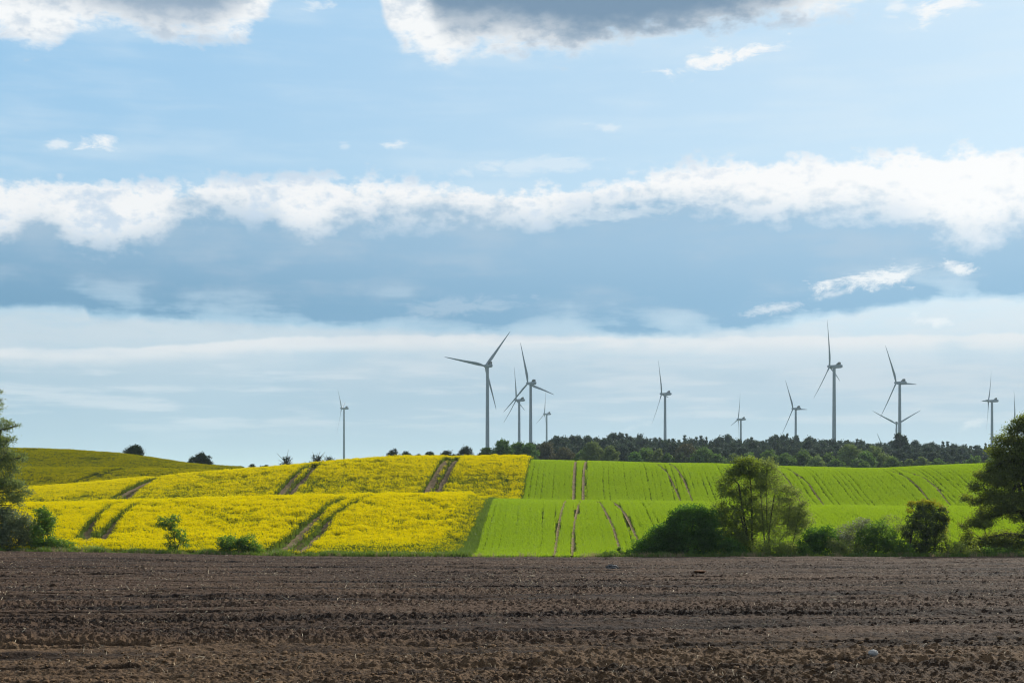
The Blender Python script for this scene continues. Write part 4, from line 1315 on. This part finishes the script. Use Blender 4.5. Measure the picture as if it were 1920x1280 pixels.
FR = [(940, 828, 40, 'wood', 'dark green broad tree second in from the left end of the wood', 505), (968, 829, 36, 'wood', 'broad green tree behind the yellow crop corner', 515), (990, 833, 34, 'wood', 'green tree just right of the broad tree behind the yellow crop corner', 510),
      (1022, 836, 44, 'brown_wood', 'brownish tree at the start of the dark wood', 540), (1058, 842, 42, 'brown_wood', 'dull brown tree right of the first brownish tree', 535), (1108, 830, 38, 'pale_wood', 'tall pale green tree at the edge of the wood above the first track', 510), (1144, 837, 34, 'pale_wood', 'pale round tree right of the tall pale green tree', 505),
      (1088, 848, 26, 'wood', 'small green tree left of the tall pale green tree', 515), (1190, 848, 30, 'wood', 'dense green tree left of the pale bushy pair at the wood edge', 500), (1210, 843, 42, 'wood', 'broad bright green tree at the wood edge above the second track', 505), (1232, 842, 26, 'pale_wood', 'pale bushy tree right of the broad bright green tree', 500), (1252, 852, 26, 'wood', 'low tree between the pale bushy tree and the dark round one', 500),
      (1275, 850, 26, 'far_dark', 'dark round tree at the wood edge', 500), (1286, 834, 48, 'brown_wood', 'brownish leafless looking tree high in the wood', 545), (1318, 842, 46, 'wood', 'broad green tree below the brownish one', 505), (1345, 854, 30, 'wood', 'low green tree right of the broad tree below the brownish one', 500), (1375, 852, 34, 'pale_wood', 'pale low tree left of the tallest alder top', 505), (1402, 850, 34, 'wood', 'green tree right behind the tallest alder top', 510),
      (1440, 848, 42, 'wood', 'round green tree seen above the slender tree', 510), (1470, 854, 34, 'wood', 'mid green tree right of the round one above the slender tree', 505), (1502, 848, 40, 'wood', 'dark green tree in the wood edge above the leaning tree', 510), (1530, 858, 34, 'pale_wood', 'pale low tree above the dark rounded bush', 500), (1552, 852, 34, 'wood', 'green tree left of the yellow topped tree', 508),
      (1590, 835, 44, 'pale_wood', 'tallest yellow topped tree of the wood edge', 515), (1565, 862, 34, 'wood', 'low green tree in front of the yellow topped tree', 498), (1622, 850, 40, 'wood', 'dusty green tree right of the yellow topped tree', 510), (1640, 842, 44, 'pale_wood', 'pale feathery tree left of the turbine with the dark pine', 518), (1608, 866, 40, 'wood', 'low bush like tree at the foot of the pale feathery tree', 497),
      (1672, 862, 36, 'wood', 'low green tree under the dark pine that stands before the turbine', 500), (1705, 860, 26, 'pale_wood', 'small round pale tree on the right part of the wood edge', 500), (1728, 857, 28, 'pale_wood', 'pale round tree right of the small round one', 500), (1758, 865, 34, 'wood', 'low wide bush at the right of the wood edge', 495), (1791, 868, 14, 'wood', 'tiny bush alone at the right of the wood edge', 495), (1828, 858, 36, 'wood', 'green bush on the grain skyline next to the oak', 495), (1860, 862, 40, 'wood', 'green bush on the grain skyline behind the oak', 495)]
for i, (px, top, w, mt, lab, ds_) in enumerate(FR):
    far_tree('wood_tree', px, top, w * 1.12, ds_, LM[mt], lab, 'leafy trees along the front of the wood', seed=60 + i, leaf=0.6, full=0.9)


def pine_variant(seed, H=14.0, spire=False):
    """Scots pine with a rounded, broken crown, or a pointed spruce"""
    rng = np.random.default_rng(seed)
    lobes = []
    if spire:
        for t_ in np.linspace(0, 1, 12):
            r = 0.35 + 2.3 * (1 - t_) ** 0.9
            for j in range(3 if t_ < 0.8 else 1):
                a_ = rng.uniform(0, 6.28)
                o_ = r * 0.55 if t_ < 0.8 else 0
                lobes.append((math.cos(a_) * o_, math.sin(a_) * o_, H * (0.28 + 0.70 * t_), r * 0.6, r * 0.6, 0.35 + 0.3 * r * 0.5))
    else:
        rm = rng.uniform(2.5, 3.3)
        for t_ in np.linspace(0, 0.93, 9):
            r = rm * math.sqrt(1 - 0.8 * t_ ** 2.4) * rng.uniform(0.75, 1.15)
            for j in range(3):
                a_ = rng.uniform(0, 6.28)
                lobes.append((math.cos(a_) * r * 0.55, math.sin(a_) * r * 0.55, H * (0.42 + 0.52 * t_) + rng.normal(0, 0.3), r * 0.5, r * 0.5, r * 0.36))
        lobes.append((rng.normal(0, .4), 0, H * 0.93, 1.35, 1.35, 0.8))
    mb = MB().tube([(0, 0, -0.4), (0.05, 0, H * 0.5), (0, 0.05, H * 0.95)], [0.24, 0.17, 0.05], 6)
    return mb.mesh('trunk'), crown_mesh(lobes, 0.62, 4.4, rng, 0.7, 0.3, 0.7, 0.3)


PV = [pine_variant(200 + i) for i in range(6)] + [pine_variant(210 + i, spire=True) for i in range(3)]
for tm, cm in PV:
    tm.materials.append(M['pine_bark']); cm.materials.append(LM['pine'])
R_TOP = rowcurve([(900, 842), (960, 836), (1000, 828), (1060, 820), (1150, 818), (1250, 822), (1400, 822), (1500, 821), (1600, 828), (1690, 829), (1750, 832), (1860, 838), (2000, 846)], 25)
prng = np.random.default_rng(300)
for rank, (ds_, dtop, step) in enumerate(((560, 17, 16), (600, 9, 14), (640, 4, 13), (690, 0, 10))):
    px = 985.0 + prng.uniform(0, 8)
    while px < 1905:
        d_ = ds_ + prng.uniform(-14, 14)
        k_ = d_ / F
        top = float(R_TOP(px)) + dtop + prng.normal(0, 4.2) + 3 * float(noise2(px / 45.0, rank * 7.0, 3))
        x_ = (px - 960) * k_
        z_ = float(land_z(x_, d_))
        H = EYE + (HZ - top) * k_ - z_
        sp = prng.random() < 0.22
        tm, cm = PV[prng.integers(6, 9)] if sp else PV[prng.integers(0, 6)]
        root = empty('pine_tree', (x_, d_, z_), 'dark pine in the closed ranks of the wood behind the green grain', 'tree', 'pines of the wood on the skyline', prng.uniform(0, 6.28))
        root.scale = (prng.uniform(0.85, 1.2),) * 2 + (H / 14.0,)
        obj_t = bpy.data.objects.new('trunk', tm); COL.objects.link(obj_t); obj_t.parent = root
        obj_c = bpy.data.objects.new('crown', cm); COL.objects.link(obj_c); obj_c.parent = root
        px += step * prng.uniform(0.75, 1.3)
# the one pine that stands up in front of a turbine
for px, top, sc_, vi, lab in ((1684, 812, 1.0, 1, 'tall dark pine standing before the tower of a turbine, left of its pair'), (1694, 817, 0.85, 3, 'dark pine right of the tall pine standing before a turbine tower')):
    k_ = 620 / F
    x_ = (px - 960) * k_
    z_ = float(land_z(x_, 620))
    root = empty('pine_tree', (x_, 620, z_), lab, 'tree', 'pines of the wood on the skyline')
    root.scale = (sc_, sc_, (EYE + (HZ - top) * k_ - z_) / 14.0)
    for nm, mm in zip(('trunk', 'crown'), PV[vi]):
        oc = bpy.data.objects.new(nm, mm); COL.objects.link(oc); oc.parent = root


# ------------------------------------------------------------------ wind turbines
RB, HH = 63.0, 140.0      # blade length, hub height of the prototype


def lathe(prof, axis='z', n=20):
    V_, Q_ = [], []
    for r, h in prof:
        for k in range(n):
            w = 2 * math.pi * k / n
            a_, b_ = r * math.cos(w), r * math.sin(w)
            V_.append((a_, b_, h) if axis == 'z' else (h, a_, b_))
    for i in range(len(prof) - 1):
        for k in range(n):
            a_, b_ = i * n + k, i * n + (k + 1) % n
            Q_.append((a_, b_, b_ + n, a_ + n) if axis == 'z' else (a_, a_ + n, b_ + n, b_))
    return V_, Q_


def blade_mesh():
    V_, Q_ = [], []
    n = 12
    st = [(0.0, 1.15, 1.15, 0), (0.03, 1.15, 1.15, 0), (0.08, 1.55, 0.95, 12), (0.15, 2.0, 0.6, 14), (0.22, 2.1, 0.42, 12), (0.35, 1.75, 0.30, 9), (0.5, 1.38, 0.22, 6), (0.65, 1.05, 0.16, 4), (0.8, 0.75, 0.11, 2), (0.92, 0.5, 0.07, 0), (0.985, 0.25, 0.04, 0), (1.0, 0.05, 0.02, 0)]
    for t_, c, th_, tw in st:
        for k in range(n):
            w = 2 * math.pi * k / n
            yy = c * math.cos(w) + (c - 1.15) * 0.55 * (1 if c > 1.15 else 0.2)
            xx = th_ * math.sin(w)
            a_ = math.radians(tw + 4)
            yr = yy * math.cos(a_) - xx * math.sin(a_); xr = yy * math.sin(a_) + xx * math.cos(a_)
            V_.append((xr - 3.4 * t_ ** 1.7, yr, 1.2 + t_ * (RB - 1.2)))
    for i in range(len(st) - 1):
        for k in range(n):
            a_, b_ = i * n + k, i * n + (k + 1) % n
            Q_.append((a_, b_, b_ + n, a_ + n))
    return MB().add(V_, Q_).mesh('blade')


def loft_box(secs, n=5):
    """rounded box lofted along x: (x, half width, bottom, top)"""
    V_, Q_ = [], []
    m = 4 * n
    for x_, hw, zb, zt in secs:
        for q_ in range(4):
            for j in range(n):
                w = (q_ + j / (n - 1)) * math.pi / 2
                cx = math.cos(w); cz_ = math.sin(w)
                r = min(hw, (zt - zb) / 2) * 0.45
                ox = (hw - r) * (1 if q_ in (0, 3) else -1); oz = ((zt - zb) / 2 - r) * (1 if q_ in (0, 1) else -1)
                V_.append((x_, ox + r * cx, (zt + zb) / 2 + oz + r * cz_))
    for i in range(len(secs) - 1):
        for k in range(m):
            a_, b_ = i * m + k, i * m + (k + 1) % m
            Q_.append((a_, b_, b_ + m, a_ + m))
    T_ = []
    for s_ in (0, len(secs) - 1):
        V_.append((secs[s_][0], 0, (secs[s_][2] + secs[s_][3]) / 2))
        for k in range(m):
            T_.append((s_ * m + k, s_ * m + (k + 1) % m, len(V_) - 1))
    return V_, Q_, T_


tower_me = MB().add(*lathe([(2.75, -2), (2.7, 30), (2.45, 70), (2.15, 110), (1.95, HH - 2.6), (1.95, HH - 2.2)], 'z', 28)).mesh('tower')
nac_me = MB().add(*loft_box([(-4.6, 1.5, -1.7, 1.6), (-4.0, 1.95, -2.2, 2.0), (0, 2.1, -2.4, 2.15), (6.0, 2.1, -2.4, 2.2), (9.5, 2.0, -2.1, 2.2), (10.8, 1.7, -1.4, 1.9), (11.2, 1.2, -0.9, 1.3)])).mesh('nacelle')
cool_me = MB().add(*loft_box([(2.0, 0.6, 2.1, 2.35), (4.4, 1.7, 2.1, 3.9), (6.2, 2.5, 2.1, 5.5), (8.0, 2.5, 2.1, 5.7), (8.4, 2.4, 2.1, 5.3)], 4)).mesh('cooler_fin')
hub_me = MB().add(*lathe([(0.02, -3.4), (0.9, -3.1), (1.6, -2.2), (1.95, -0.8), (2.0, 0.6), (1.7, 1.4), (1.3, 1.7)], 'x', 20)).mesh('hub')
bl_me = blade_mesh()
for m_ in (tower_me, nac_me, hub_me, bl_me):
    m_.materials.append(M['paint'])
cool_me.materials.append(M['grille'])
TILT = math.radians(5)
# tower px, hub row, blade length in px, share of the rotor's width seen, first blade angle, label
TURB = [
    (645, 765.5, 50, 0.20, -47, 'small far turbine alone on the left above the yellow crop'),
    (914, 686, 87, 0.86, 39, 'large turbine with widely spread blades, leftmost of the middle cluster'),
    (973.5, 750, 64, 0.35, -14, 'turbine whose blade crosses behind the arm of the larger one in the middle cluster'),
    (995, 718.5, 78, 0.72, -16, 'large turbine with one arm pointing down left, second tallest of the middle cluster'),
    (1025, 776, 48, 0.25, 5, 'small pale turbine at the right of the middle cluster'),
    (1247, 738.5, 69, 0.25, -27, 'turbine standing by itself right of the middle cluster'),
    (1389, 786, 53, 0.18, 15, 'small far turbine barely above the wood in the middle right'),
    (1492, 766, 60, 0.50, -30, 'medium turbine with a blade pointing right, just left of the tallest one'),
    (1564, 687, 89, 0.30, -15, 'tallest turbine on the right, its upper blade reaching the cloud'),
    (1681, 795, 51, 1.0, -60, 'far turbine facing us with blades in a wide vee, half behind a nearer tower'),
    (1687, 717.5, 78, 0.53, -30, 'large turbine with a level blade pointing right, in front of the one facing us'),
    (1860, 751.5, 66, 0.12, 27, 'turbine seen edge on left of the oak'),
    (1908, 787, 57, 0.30, -10, 'rightmost turbine half hidden by the oak'),
    (1666, 858, 52, 0.75, -28, 'turbine sunk behind the wood with only a blade tip showing'),
]
for px, row, rpx, s_, th0, lab in TURB:
    d_ = RB * F / rpx
    x_ = (px - 960) / F * d_
    hub_z = EYE + (HZ - row) / F * d_
    root = empty('wind_turbine', (x_, d_, 0.0), lab, 'wind turbine', 'wind turbines behind the wood', -math.asin(s_) + math.atan2(-x_, d_))
    tw_ = obj('tower', tower_me, None, root); tw_.scale = (1, 1, hub_z / HH)
    nc_ = obj('nacelle', nac_me, None, root); nc_.location = (0, 0, hub_z)
    cf = obj('cooler_fin', cool_me, None, nc_)
    hb = obj('hub', hub_me, None, root); hb.location = (-6.2, 0, hub_z + 0.4); hb.rotation_euler = (0, TILT, 0)
    for j in range(3):
        b = obj('blade', bl_me, None, root)
        b.matrix_local = Matrix.Translation((-6.2, 0, hub_z + 0.4)) @ Matrix.Rotation(TILT, 4, 'Y') @ Matrix.Rotation(-math.radians(th0 + 120 * j), 4, 'X')


# ------------------------------------------------------------------ the cumulus that shades the far left hill
def cloud_mesh(blobs, rng):
    import bmesh
    bm = bmesh.new()
    for (cx, cy, cz, rx, ry, rz) in blobs:
        r_ = bmesh.ops.create_icosphere(bm, subdivisions=3, radius=1.0)
        off = rng.uniform(0, 90)
        for v in r_['verts']:
            n_ = v.co.copy()
            f = 1 + 0.18 * float(noise2(n_.x * 2 + off, n_.y * 2 + n_.z * 1.7, 8)) + 0.12 * float(noise2(n_.x * 5 + off, n_.y * 5 - n_.z * 4, 9))
            v.co = Vector((cx + n_.x * rx * f, cy + n_.y * ry * f, cz + max(n_.z, -0.35) * rz * f))
    me_ = bpy.data.meshes.new('cloud')
    bm.to_mesh(me_); bm.free()
    for p_ in me_.polygons:
        p_.use_smooth = True
    return me_


def cloud_material(dense):
    m, g, out = new_mat('cloud_vapour')
    d = g.node('ShaderNodeBsdfDiffuse'); d.inputs['Color'].default_value = (0.9, 0.9, 0.9, 1)
    tr = g.node('ShaderNodeBsdfTranslucent'); tr.inputs['Color'].default_value = (0.9, 0.9, 0.9, 1)
    mx = g.node('ShaderNodeMixShader'); mx.inputs[0].default_value = 0.5
    g.nt.links.new(d.outputs[0], mx.inputs[1]); g.nt.links.new(tr.outputs[0], mx.inputs[2])
    tp = g.node('ShaderNodeBsdfTransparent')
    m2 = g.node('ShaderNodeMixShader'); m2.inputs[0].default_value = dense
    g.nt.links.new(tp.outputs[0], m2.inputs[1]); g.nt.links.new(mx.outputs[0], m2.inputs[2])
    g.nt.links.new(m2.outputs[0], out.inputs[0])
    return m


M['cloud'] = cloud_material(0.96)
M['thin_cloud'] = cloud_material(0.30)

def cloud_over(spots, height, thick):
    """cloud puffs whose shadow falls on the given ground spots (x, y, rx, ry)"""
    rng = np.random.default_rng(17)
    k = height / SUN_DIR.z
    B = []
    for (sx, sy, rx, ry) in spots:
        cx, cy = sx + SUN_DIR.x * k, sy + SUN_DIR.y * k
        for _ in range(9):
            a_ = rng.uniform(0, 6.28); r_ = rng.random() ** 0.5 * 0.6
            f = rng.uniform(0.42, 0.62)
            B.append((cx + math.cos(a_) * r_ * rx, cy + math.sin(a_) * r_ * ry, height + rng.uniform(-.2, .3) * thick, rx * f, ry * f, thick * rng.uniform(.6, 1.2)))
    return B


o = obj('cloud', cloud_mesh(cloud_over([(-175, 390, 150, 120), (-60, 410, 90, 110), (-320, 420, 170, 150), (-85, 318, 62, 42), (-125, 315, 60, 42)], 1500, 30), np.random.default_rng(1)), M['thin_cloud'])
tag(o, 'cumulus cloud high to the right, shading the far left hill', kind='structure')
o = obj('cloud', cloud_mesh(cloud_over([(-100, 2050, 450, 450), (450, 2000, 500, 450), (300, 2600, 700, 450), (900, 2750, 500, 500)], 2700, 110), np.random.default_rng(2)), M['cloud'])
tag(o, 'large cumulus cloud high to the right, shading the wind farm', kind='structure')

# ------------------------------------------------------------------ the air
def haze_box():
    m, g, out = new_mat('haze_air')
    v = g.node('ShaderNodeVolumePrincipled')
    v.inputs['Color'].default_value = (0.70, 0.86, 1.0, 1)
    v.inputs['Density'].default_value = 7.0e-5
    v.inputs['Anisotropy'].default_value = 0.2
    g.nt.links.new(v.outputs[0], out.inputs['Volume'])
    X0, X1, Y0, Y1, Z0, Z1 = -31000, 31000, -31000, 31000, -10.0, 232.0
    vs = [(x, y, z) for z in (Z0, Z1) for x, y in ((X0, Y0), (X1, Y0), (X1, Y1), (X0, Y1))]
    me_ = mesh_np('haze', np.array(vs), np.array([(3, 2, 1, 0), (4, 5, 6, 7), (0, 1, 5, 4), (1, 2, 6, 5), (2, 3, 7, 6), (3, 0, 4, 7)]))
    o_ = obj('haze', me_, m)
    tag(o_, 'thin blue haze in the air over the whole land', kind='stuff')


haze_box()
